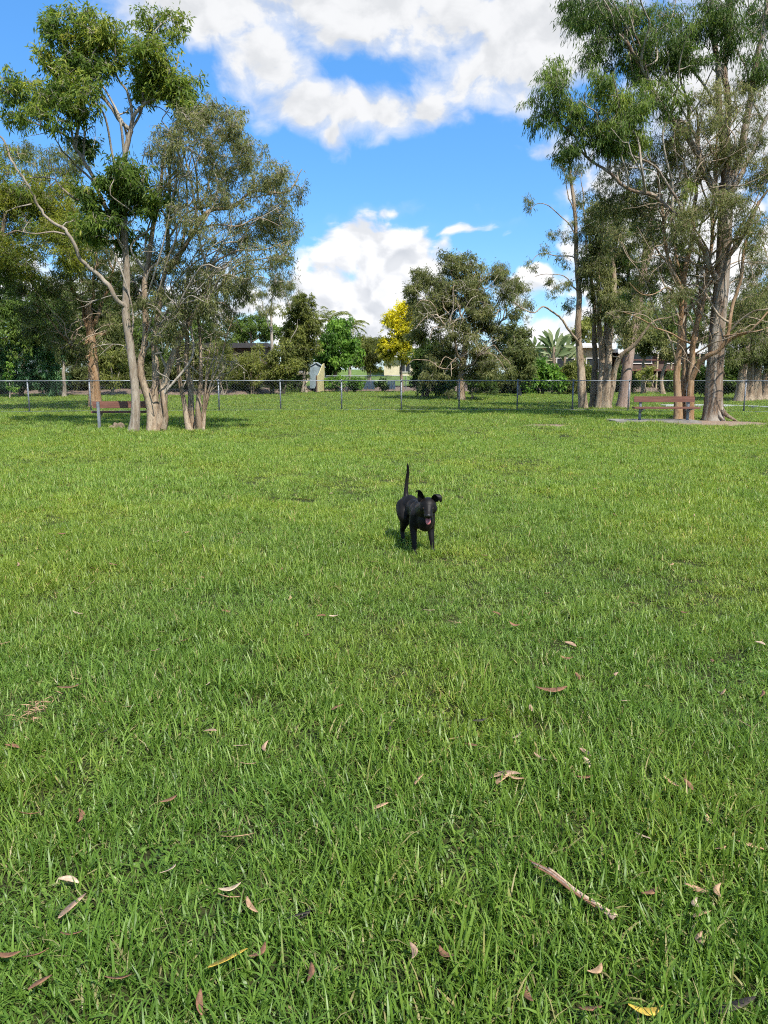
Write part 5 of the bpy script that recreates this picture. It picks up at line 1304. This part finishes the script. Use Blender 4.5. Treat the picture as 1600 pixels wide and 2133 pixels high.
# clump of dead grass and an old stump beside the left bench
def stump():
    p = gnd(246, 893); root = empty('tree_stump', p); tag(root, 'low rotten brown stump in the grass beside the left bench', 'stump')
    rng = np.random.default_rng(3); K = 7; n = 16; V = []
    for i in range(K):
        for k in range(n):
            a = 2 * math.pi * k / n; r = (.16 - .05 * (i / K)) * (1 + .25 * math.sin(3 * a + 1) + .12 * rng.normal()); V.append((r * math.cos(a), r * math.sin(a), -.02 + .20 * i / K * (1 + .10 * math.sin(2 * a + 2) + .06 * rng.normal())))
    idx = np.arange(K * n).reshape(K, n); Fq = np.stack([idx[:-1], np.roll(idx, -1, 1)[:-1], np.roll(idx, -1, 1)[1:], idx[1:]], -1).reshape(-1, 4)
    V.append((0, 0, .13)); Ft = np.stack([idx[-1], np.roll(idx[-1], -1), np.full(n, K * n)], -1)
    me = np_mesh('wood', V, [Fq, Ft], smooth=False); me.materials.append(MATS['dark_bark']); link_mesh('wood', me, None, root)
    for k in range(6):
        a = k * 1.1; m = MB(); m.tube([(.10 * math.cos(a), .10 * math.sin(a), .05), (.18 * math.cos(a), .18 * math.sin(a), .06), (.32 * math.cos(a), .32 * math.sin(a), -.01)], [.05, .035, .015], 6); m.build('root', MATS['dark_bark'], root, smooth=True)
stump()


# ------------------------------------------------------------------ dog
def build_dog():
    o = gnd(883, 1152)
    root = empty('dog', (o.x, o.y, -.014), R(15.0)); tag(root, 'black short-haired dog walking towards us with tail up and tongue out', 'dog')
    m, t, b = new_mat('black_coat')
    tc = t.n('ShaderNodeTexCoord'); v = tc.outputs['Object']
    nz = t.noise(t.vmath('MULTIPLY', v, (1, .6, .35)), 160, 3, .6); n2 = t.noise(v, 9, 3, .5)
    c = t.mix(t.sstep(n2, .4, .7), (.004, .0036, .0034), (.010, .0078, .0065))
    t.put(b.inputs['Base Color'], c); b.inputs['Roughness'].default_value = .52; b.inputs['Specular IOR Level'].default_value = .20
    bp = t.n('ShaderNodeBump'); bp.inputs['Strength'].default_value = .15; bp.inputs['Distance'].default_value = .003
    t.put(bp.inputs['Height'], nz); t.put(b.inputs['Normal'], bp.outputs[0])
    try:
        b.inputs['Sheen Weight'].default_value = .12; b.inputs['Sheen Roughness'].default_value = .4; b.inputs['Sheen Tint'].default_value = (.30, .23, .19, 1)
    except Exception: pass
    coat = m
    bm = bmesh.new()
    def ell(c, r, M=None):
        M4 = Matrix.Translation(c) @ (M.to_4x4() if M is not None else Matrix.Identity(4)) @ Matrix.Diagonal((*r, 1))
        bmesh.ops.create_icosphere(bm, subdivisions=3, radius=1.0, matrix=M4)
    def cap(pts, rad):
        P, par = catmull(pts, .012); rr = np.interp(par, np.linspace(0, 1, len(rad)), rad)
        for p, r in zip(P, rr):
            bmesh.ops.create_icosphere(bm, subdivisions=2, radius=float(r), matrix=Matrix.Translation(p))
    # trunk: deep chest, tucked belly, rounded rump
    ell((0, .045, .318), (.078, .125, .116)); ell((0, .14, .335), (.083, .14, .105)); ell((0, .27, .350), (.070, .13, .082)); ell((0, .40, .360), (.075, .105, .092))
    ell((0, -.03, .300), (.070, .075, .095)); ell((0, .05, .375), (.062, .12, .070)); ell((-.03, .44, .345), (.055, .08, .095)); ell((.03, .44, .345), (.055, .08, .095))
    for q in (-1, 1): ell((q * .058, .06, .335), (.036, .060, .075)); ell((q * .050, .40, .315), (.040, .070, .075))
    # neck
    cap([(0, .02, .365), (-.005, -.05, .395), (-.012, -.11, .425)], [.085, .074, .064])
    # head frame
    f = Vector((-.27, -.92, -.36)).normalized(); s = f.cross(Vector((0, 0, 1))).normalized() * -1
    # s must point to picture right (+x)
    if s.x < 0: s = -s
    u = s.cross(f).normalized()
    if u.z < 0: u = -u
    H = Vector((-.015, -.145, .452))
    def hp(ss, ff, uu): return H + s * ss + f * ff + u * uu
    HM = Matrix((s, f, u)).transposed()
    ell(hp(0, 0, .004), (.068, .072, .058), HM); ell(hp(0, .018, .024), (.052, .046, .030), HM); ell(hp(0, .052, .004), (.038, .034, .024), HM)
    ell(hp(.040, .012, -.024), (.036, .050, .044), HM); ell(hp(-.040, .012, -.024), (.036, .050, .044), HM)
    ell(hp(.030, .044, .014), (.020, .018, .012), HM); ell(hp(-.030, .044, .014), (.020, .018, .012), HM)      # brows
    cap([hp(0, .030, -.006), hp(0, .060, -.014), hp(0, .090, -.024), hp(0, .120, -.030)], [.052, .043, .035, .028])
    ell(hp(.019, .098, -.038), (.019, .036, .020), HM); ell(hp(-.019, .098, -.038), (.019, .036, .020), HM)    # flews
    cap([hp(0, .02, -.055), hp(0, .055, -.080), hp(0, .088, -.098)], [.034, .025, .018])                      # lower jaw, open
    # front legs
    for sx, px_, fy in ((-1, -.080, .0), (1, .083, .02)):
        cap([(sx * .058, .05, .34), (sx * .068, .055, .27), (px_ * .98, .05 + fy, .215), (px_, .022 + fy, .12), (px_, .008 + fy, .055), (px_, -.004 + fy, .024)], [.054, .049, .034, .0245, .0205, .022])
        ell((px_, -.022 + fy, .019), (.023, .032, .019))
        for k in (-1, 0, 1): ell((px_ + k * .011, -.044 + fy - .004 * (k == 0), .015), (.009, .013, .011))
    # hind legs: knee forward by the belly, hock back
    for sx, px_, fy in ((-1, -.052, .0), (1, .034, -.05)):
        cap([(sx * .045, .435, .345), (sx * .062, .385, .285), (px_ * 1.1, .365 + fy * .3, .235), (px_ * 1.05, .43 + fy * .7, .165), (px_, .468 + fy, .118), (px_, .452 + fy, .06), (px_, .436 + fy, .024)], [.078, .066, .050, .031, .0225, .0195, .021])
        ell((px_, .414 + fy, .018), (.022, .031, .018))
        for k in (-1, 0, 1): ell((px_ + k * .010, .392 + fy, .014), (.0085, .012, .010))
    # tail
    cap([(0, .49, .385), (-.003, .525, .43), (.004, .535, .52), (.012, .525, .62), (.010, .512, .68), (-.002, .50, .725)], [.030, .025, .020, .0165, .0135, .006])
    me0 = bpy.data.meshes.new('dog_parts'); bm.to_mesh(me0); bm.free()
    tmp = bpy.data.objects.new('dog_tmp', me0); COL.objects.link(tmp)
    rm = tmp.modifiers.new('r', 'REMESH'); rm.mode = 'VOXEL'; rm.voxel_size = .005; rm.use_smooth_shade = True
    sm = tmp.modifiers.new('s', 'SMOOTH'); sm.factor = .5; sm.iterations = 9
    dg = bpy.context.evaluated_depsgraph_get(); dg.update()
    me = bpy.data.meshes.new_from_object(tmp.evaluated_get(dg)); me.name = 'body'
    bpy.data.objects.remove(tmp); bpy.data.meshes.remove(me0)
    for p in me.polygons: p.use_smooth = True
    me.materials.clear(); me.materials.append(coat)
    link_mesh('body', me, None, root)
    # ears: thin bent shells
    def ear(rows, name='ear'):
        """rows: list of (centre, half-width vector, cup depth vector)"""
        V = []; Fq = []; n = 5
        for c, w, cup in rows:
            for k in range(n):
                a = -1 + 2 * k / (n - 1); V.append(Vector(c) + Vector(w) * a + Vector(cup) * (1 - a * a))
        for i in range(len(rows) - 1):
            for k in range(n - 1): Fq.append((i * n + k, i * n + k + 1, (i + 1) * n + k + 1, (i + 1) * n + k))
        e = np_mesh(name, [tuple(v) for v in V], np.array(Fq), smooth=True); e.materials.append(coat)
        ob = link_mesh(name, e, None, root)
        so = ob.modifiers.new('s', 'SOLIDIFY'); so.thickness = .005; so.offset = 0
        sb = ob.modifiers.new('b', 'SUBSURF'); sb.levels = 1; sb.render_levels = 1
        return ob
    bk = -f * .018
    # picture-left ear: pricked, the tip curling outward
    ear([(hp(-.046, -.005, .018), s * .036, bk), (hp(-.056, -.012, .052), s * .034, bk), (hp(-.062, -.015, .086), s * .026, bk), (hp(-.068, -.012, .114), s * .016, bk * .6), (hp(-.078, .002, .134), s * .012 + u * .006, bk * .3), (hp(-.094, .012, .136), u * .011 + s * .004, bk * .2), (hp(-.106, .016, .128), u * .006, bk * .1)])
    # picture-right ear: half pricked, folded over to the outside
    ear([(hp(.048, -.005, .018), s * .034, bk), (hp(.058, -.010, .052), s * .035, bk), (hp(.064, -.010, .084), s * .031, bk * .7), (hp(.072, .002, .104), s * .028, bk * .2), (hp(.086, .020, .096), s * .025 - u * .008, bk * -.2), (hp(.096, .029, .070), s * .018 - u * .008, bk * -.2), (hp(.100, .031, .044), s * .006, bk * -.1)])
    # nose, eyes, tongue
    def blob(name, c, r, mat, sub=2):
        q = bmesh.new(); bmesh.ops.create_icosphere(q, subdivisions=sub, radius=1.0, matrix=Matrix.Translation(c) @ HM.to_4x4() @ Matrix.Diagonal((*r, 1)))
        for v in q.verts:
            pass
        e = bpy.data.meshes.new(name); q.to_mesh(e); q.free()
        for p in e.polygons: p.use_smooth = True
        return link_mesh(name, e, mat, root)
    nm = flat_mat('dog_nose', (.018, .017, .017), .32, .1, 60, bump=.3, spec=.5)
    nose = blob('nose', hp(0, .143, -.016), (.019, .012, .014), nm, 3)
    em = flat_mat('dog_eye', (.03, .015, .008), .08, .1, 20, spec=.6)
    for sx in (-1, 1):
        blob('eye', hp(sx * .036, .0600, .004), (.0105, .0100, .0095), em, 3)
    tm = flat_mat('dog_tongue', (.50, .17, .18), .35, .10, 40, spec=.5, bump=.2)
    V = []; Fq = []; n = 7
    path = [(.050, -.062, .014), (.075, -.074, .018), (.098, -.082, .020), (.112, -.094, .021), (.117, -.108, .019), (.116, -.120, .011)]
    for ff, uu, w in path:
        for k in range(n):
            a = -1 + 2 * k / (n - 1); V.append(tuple(hp(w * a, ff - .002 * (1 - a * a), uu + .004 * a * a)))
    for i in range(len(path) - 1):
        for k in range(n - 1): Fq.append((i * n + k, i * n + k + 1, (i + 1) * n + k + 1, (i + 1) * n + k))
    e = np_mesh('tongue', V, np.array(Fq), smooth=True); ob = link_mesh('tongue', e, tm, root)
    so = ob.modifiers.new('s', 'SOLIDIFY'); so.thickness = .006; so.offset = 0; sb = ob.modifiers.new('b', 'SUBSURF'); sb.levels = 1; sb.render_levels = 2
build_dog()


# ------------------------------------------------------------------ litter on the lawn
def litter():
    rng = np.random.default_rng(77); rnd = random.Random(77)
    cols = {'tan': (.40, .25, .14), 'pale': (.50, .37, .25), 'brown': (.21, .105, .055), 'pink': (.36, .235, .15), 'yellow': (.52, .35, .05), 'dark': (.05, .038, .028), 'red': (.26, .06, .025)}
    for k, c in cols.items(): flat_mat('leaf_' + k, c, .65, .2, 45, bump=.3)
    def leaf(px, py, lpx, ang, col, label=None, bend=.25, wide=.26, lift=.036):
        c = gnd(px, py, .03); mp = c.y / F_PX
        L = max(.065, min(.22, lpx * mp)); W = L * wide; n = 7; V = []; Fq = []
        curl = rnd.uniform(.1, .5); sb = bend * rnd.choice((-1, 1))
        for i in range(n):
            t = i / (n - 1); w = W * .5 * (math.sin(math.pi * min(1, t * .93 + .04)) ** .75)
            x = (t - .5) * L; y = sb * L * (t - .5) ** 2 * 2; z = .25 * L * curl * (2 * t - 1) ** 2
            for a in (-1, 0, 1): V.append((x, y + a * w, z + abs(a) * w * .5 * curl * 1.6))
        for i in range(n - 1):
            for a in (0, 1): Fq.append((3 * i + a, 3 * i + a + 1, 3 * i + a + 4, 3 * i + a + 3))
        me = np_mesh('fallen_leaf', V, np.array(Fq), smooth=True); me.materials.append(MATS['leaf_' + col])
        ob = bpy.data.objects.new('fallen_leaf', me); COL.objects.link(ob)
        ob.location = (c.x, c.y, lift + rnd.uniform(0, .012)); ob.rotation_euler = (rnd.uniform(-.35, .35) - .25, rnd.uniform(-.25, .25), R(ang))
        so = ob.modifiers.new('s', 'SOLIDIFY'); so.thickness = .0012
        tag(ob, label or 'small dry brown leaf scattered in the lawn', 'leaf', 'fallen gum leaves on the lawn')
    lab = [
        (1050, 1616, 70, 5, 'pink', 'pale pinkish leaf lying level, upper one of a crossed trio right of centre'),
        (1040, 1632, 55, 50, 'tan', 'tan leaf slanting down-left in the crossed trio right of centre'),
        (1072, 1625, 42, -25, 'tan', 'short tan leaf slanting down-right in the crossed trio right of centre'),
        (1079, 1537, 24, 40, 'pale', 'small pale leaf alone above the crossed leaf trio'),
        (1551, 1511, 38, -70, 'pink', 'curled pinkish leaf near the right edge, upright crescent'),
        (1562, 1766, 60, -25, 'tan', 'long tan curved leaf at the right edge'),
        (1341, 1747, 44, -60, 'pale', 'pale streaked leaf pointing down-right above the bark strip'),
        (1446, 1890, 42, 75, 'pale', 'narrow pale crescent leaf, left of a tangled leaf group right of the bark strip'),
        (1491, 1866, 36, 70, 'tan', 'upright tan leaf tip, right of the tangled leaf group by the bark strip'),
        (1456, 1912, 62, 30, 'tan', 'long tan leaf, lowest of the tangled leaf group right of the bark strip'),
        (1454, 1961, 30, 70, 'pink', 'small pinkish brown leaf below the tangled leaf group'),
        (1350, 2124, 90, 4, 'yellow', 'bright ochre yellow leaf at the bottom edge'),
        (1530, 2104, 110, 12, 'dark', 'dark twisted withered leaf at the bottom right corner'),
        (495, 1751, 80, 8, 'tan', 'long curved tan leaf left of the middle of the near lawn'),
        (469, 2014, 105, 42, 'yellow', 'long straight yellow-green leaf blade near the bottom left'),
        (480, 1858, 48, 14, 'pale', 'upper of two parallel pale leaves on the near left lawn'),
        (476, 1875, 50, 6, 'tan', 'lower of two parallel pale leaves on the near left lawn'),
        (521, 1900, 56, -55, 'tan', 'tan leaf pointing down-right just below the parallel pair'),
        (146, 1901, 92, 72, 'pink', 'long narrow pinkish leaf standing nearly upright at the near left'),
        (79, 1999, 60, 10, 'brown', 'broad folded brown leaf near the bottom left corner'),
        (82, 2056, 62, 60, 'brown', 'brown curved leaf hanging below the broad folded one'),
        (15, 1999, 40, 5, 'brown', 'brown leaf cut off by the left edge near the bottom'),
        (247, 2051, 26, 20, 'brown', 'small round brown leaf near the bottom left'),
        (416, 2104, 66, -75, 'brown', 'dark brown narrow leaf at the bottom edge left of centre'),
        (544, 1999, 48, 60, 'brown', 'brown leaf right of the long yellow blade'),
        (145, 1437, 50, 25, 'brown', 'brown leaf lying above the straw patch at the left'),
        (222, 1467, 36, -25, 'pink', 'pinkish oval leaf right of the straw patch'),
        (7, 1347, 26, 40, 'tan', 'tan leaf at the left edge halfway down the lawn'),
        (441, 1528, 28, -20, 'pink', 'pinkish leaf left of centre with a dark hollow below'),
        (775, 1173, 18, 0, 'pink', 'small pink leaf just left of the dog\'s shadow'),
        (395, 968, 16, 10, 'red', 'rusty red leaf clump far out on the left lawn'),
        (325, 1130, 9, 30, 'pale', 'tiny white scrap on the left lawn'),
        (1505, 1450, 34, 50, 'tan', 'tan oval leaf near the right edge halfway down the lawn'),
        (1150, 1447, 74, 12, 'brown', 'long brown leaf strip right of the middle lawn'),
        (1297, 1463, 28, 30, 'pale', 'pale leaf right of the long brown strip'),
        (893, 1277, 26, -5, 'pale', 'pale leaf below the dog, left one of a pair'),
        (947, 1299, 30, 5, 'tan', 'tan leaf below the dog, right one of a pair'),
        (1139, 1240, 18, 45, 'tan', 'slanting tan leaf to the right below the dog'),
    ]
    for px, py, l, a, c, lb in lab: leaf(px, py, l, a, c, lb, bend=rnd.uniform(.1, .45))
    rest = [(1476, 1717, 30), (1506, 1770, 18), (1356, 1871, 18), (1450, 1860, 20), (1244, 2029, 50), (1230, 2110, 40), (1097, 2085, 46), (1397, 1635, 26), (1435, 1642, 20), (1225, 1594, 26), (1221, 1575, 40), (1124, 1582, 18), (1217, 1629, 26), (217, 1530, 28),
            (517, 1596, 26), (502, 1556, 24), (354, 1672, 28), (172, 1704, 44), (476, 1742, 26), (146, 1836, 34), (356, 1822, 30), (150, 1957, 30), (267, 1480, 22), (160, 1280, 26), (90, 1317, 20), (162, 1205, 22), (192, 1217, 20), (130, 1115, 20), (235, 1180, 16), (587, 1190, 18),
            (670, 1285, 22), (695, 1287, 18), (422, 1205, 16), (395, 1230, 16), (382, 1340, 30), (322, 1362, 20), (390, 1112, 9), (605, 1250, 20), (472, 1277, 12), (640, 1330, 26), (435, 1430, 26), (177, 1092, 16), (1281, 1075, 14), (1446, 1075, 10), (1036, 1280, 18), (1205, 1412, 24),
            (1281, 1410, 26), (1190, 1345, 30), (1105, 1480, 22), (1180, 1375, 22), (1010, 1160, 14), (1070, 1305, 16), (1000, 1505, 22), (810, 1530, 30), (790, 1690, 30), (870, 1630, 28), (925, 2000, 50), (640, 1910, 44), (620, 1915, 40), (550, 1560, 34), (700, 1480, 20), (980, 1560, 26), (1320, 1260, 14), (1425, 1280, 16),
            (1585, 1345, 16), (1590, 1450, 26), (1485, 1380, 16), (75, 1150, 12), (40, 1180, 12), (500, 1115, 9), (690, 1030, 8), (560, 1005, 8), (1240, 1020, 8), (1400, 1180, 12), (865, 1995, 30), (650, 2040, 26), (60, 1700, 24), (30, 1560, 20)]
    marks = [(880, 1100, 'the dog'), (1195, 1855, 'the bark strip'), (1350, 2124, 'the ochre leaf at the bottom edge'), (1050, 1622, 'the crossed leaf trio'), (495, 1751, 'the long curved tan leaf'), (469, 2014, 'the long yellow leaf blade'), (478, 1866, 'the two parallel leaves'),
             (75, 1490, 'the straw tangle'), (1456, 1890, 'the tangled leaf group'), (79, 2020, 'the broad folded brown leaf'), (1150, 1447, 'the long brown leaf strip'), (395, 968, 'the rusty red leaf clump'), (325, 1130, 'the tiny white scrap'), (441, 1528, 'the pinkish leaf left of centre'),
             (1505, 1450, 'the tan oval leaf at the right'), (7, 1347, 'the tan leaf at the left edge'), (1379, 850, 'the right bench'), (146, 1901, 'the long upright pinkish leaf'), (920, 1290, 'the leaf pair below the dog')]
    names = {'tan': 'tan', 'pale': 'pale straw-coloured', 'brown': 'brown', 'pink': 'pinkish', 'dark': 'dark withered'}
    todo = []
    for px, py, l in rest:
        c = rnd.choice(['tan', 'pale', 'brown', 'brown', 'pink', 'tan', 'dark'])
        mx, my, nm = min(marks, key=lambda q: math.hypot(q[0] - px, q[1] - py))
        dx, dy = px - mx, py - my
        side = ('left' if dx < 0 else 'right') + ' of' if abs(dx) > 2 * abs(dy) else ('above' if dy < 0 else 'below') if abs(dy) > 2 * abs(dx) else ('up' if dy < 0 else 'down') + ' and ' + ('left' if dx < 0 else 'right') + ' from'
        todo.append([px, py, l, c, 'small %s leaf lying %s %s' % (names[c], side, nm), math.hypot(dx, dy)])
    for q in todo:
        same = sorted(w[5] for w in todo if w[4] == q[4])
        k = same.index(q[5])
        q.append(q[4] if len(same) == 1 else q[4] + ', ' + (('nearer of two' if k == 0 else 'farther of two') if len(same) == 2 else ('nearest to it', 'second nearest to it', 'third nearest to it', 'fourth nearest to it', 'fifth nearest to it')[k]))
    for px, py, l, c, _, _, lb in todo: leaf(px, py, l, rnd.uniform(0, 180), c, lb, bend=rnd.uniform(.05, .4))
    # bark strip
    a, b = gnd(1108, 1803, .05), gnd(1280, 1908, .05)
    root = empty('bark_strip', ((a + b) / 2).xy.to_3d()); tag(root, 'long curled pinkish-brown strip of bark lying in the near lawn', 'bark')
    c = (a + b) / 2; d = b - a
    def strip(name, off, w0, w1, t0, t1, curl, mat):
        V = []; Fq = []; n = 14; side = Vector((-d.y, d.x, 0)).normalized()
        for i in range(n):
            t = t0 + (t1 - t0) * i / (n - 1); p = a + d * t - Vector((c.x, c.y, 0)) + side * (off + .004 * math.sin(t * 9)); p.z = .050 + .006 * math.sin(t * 5 + off * 50) + .01 * (1 - t)
            w = w0 + (w1 - w0) * t
            for k in range(5):
                an = -1 + k / 2; V.append(tuple(p + side * (w * math.sin(an * curl)) + Vector((0, 0, w * math.cos(an * curl) - w))))
        for i in range(n - 1):
            for k in range(4): Fq.append((5 * i + k, 5 * i + k + 1, 5 * i + 5 + k + 1, 5 * i + 5 + k))
        me = np_mesh(name, V, np.array(Fq), smooth=True); me.materials.append(mat); o = link_mesh(name, me, None, root)
        so = o.modifiers.new('s', 'SOLIDIFY'); so.thickness = .002
    pk = flat_mat('bark_pink', (.29, .21, .165), .75, .22, 60, streak=(1, 1, 1), bump=.4)
    strip('bark_layer', 0, .002, .0065, 0, 1, 1.3, pk); strip('bark_layer', .009, .002, .006, .18, 1.0, 1.2, MATS['leaf_pale']); strip('bark_layer', -.008, .002, .005, .05, .8, 1.2, MATS['leaf_brown']); strip('bark_layer', .003, .001, .003, -.06, .5, 1.0, MATS['leaf_brown'])
    # straw patch of dead grass at the left, one tangle
    p = gnd(75, 1490); n = 90; B = np.stack([p.x + rng.normal(0, .035, n), p.y + rng.normal(0, .06, n), rng.uniform(.015, .04, n)], -1); ang = rng.uniform(0, 2 * math.pi, n)
    A = np.stack([np.cos(ang), np.sin(ang), rng.uniform(-.1, .35, n)], -1)
    V = leaf_arrays(B, A, rng.uniform(.03, .07, n), np.full(n, .004), rng).reshape(-1, 3)
    me = np_mesh('straw_patch', V, (np.arange(n) * 4)[:, None] + np.array([[0, 1, 2, 3]])); me.materials.append(MATS['leaf_tan'])
    tag(link_mesh('straw_patch', me), 'tangle of dry straw in the grass at the left', 'straw', kind='stuff')
litter()
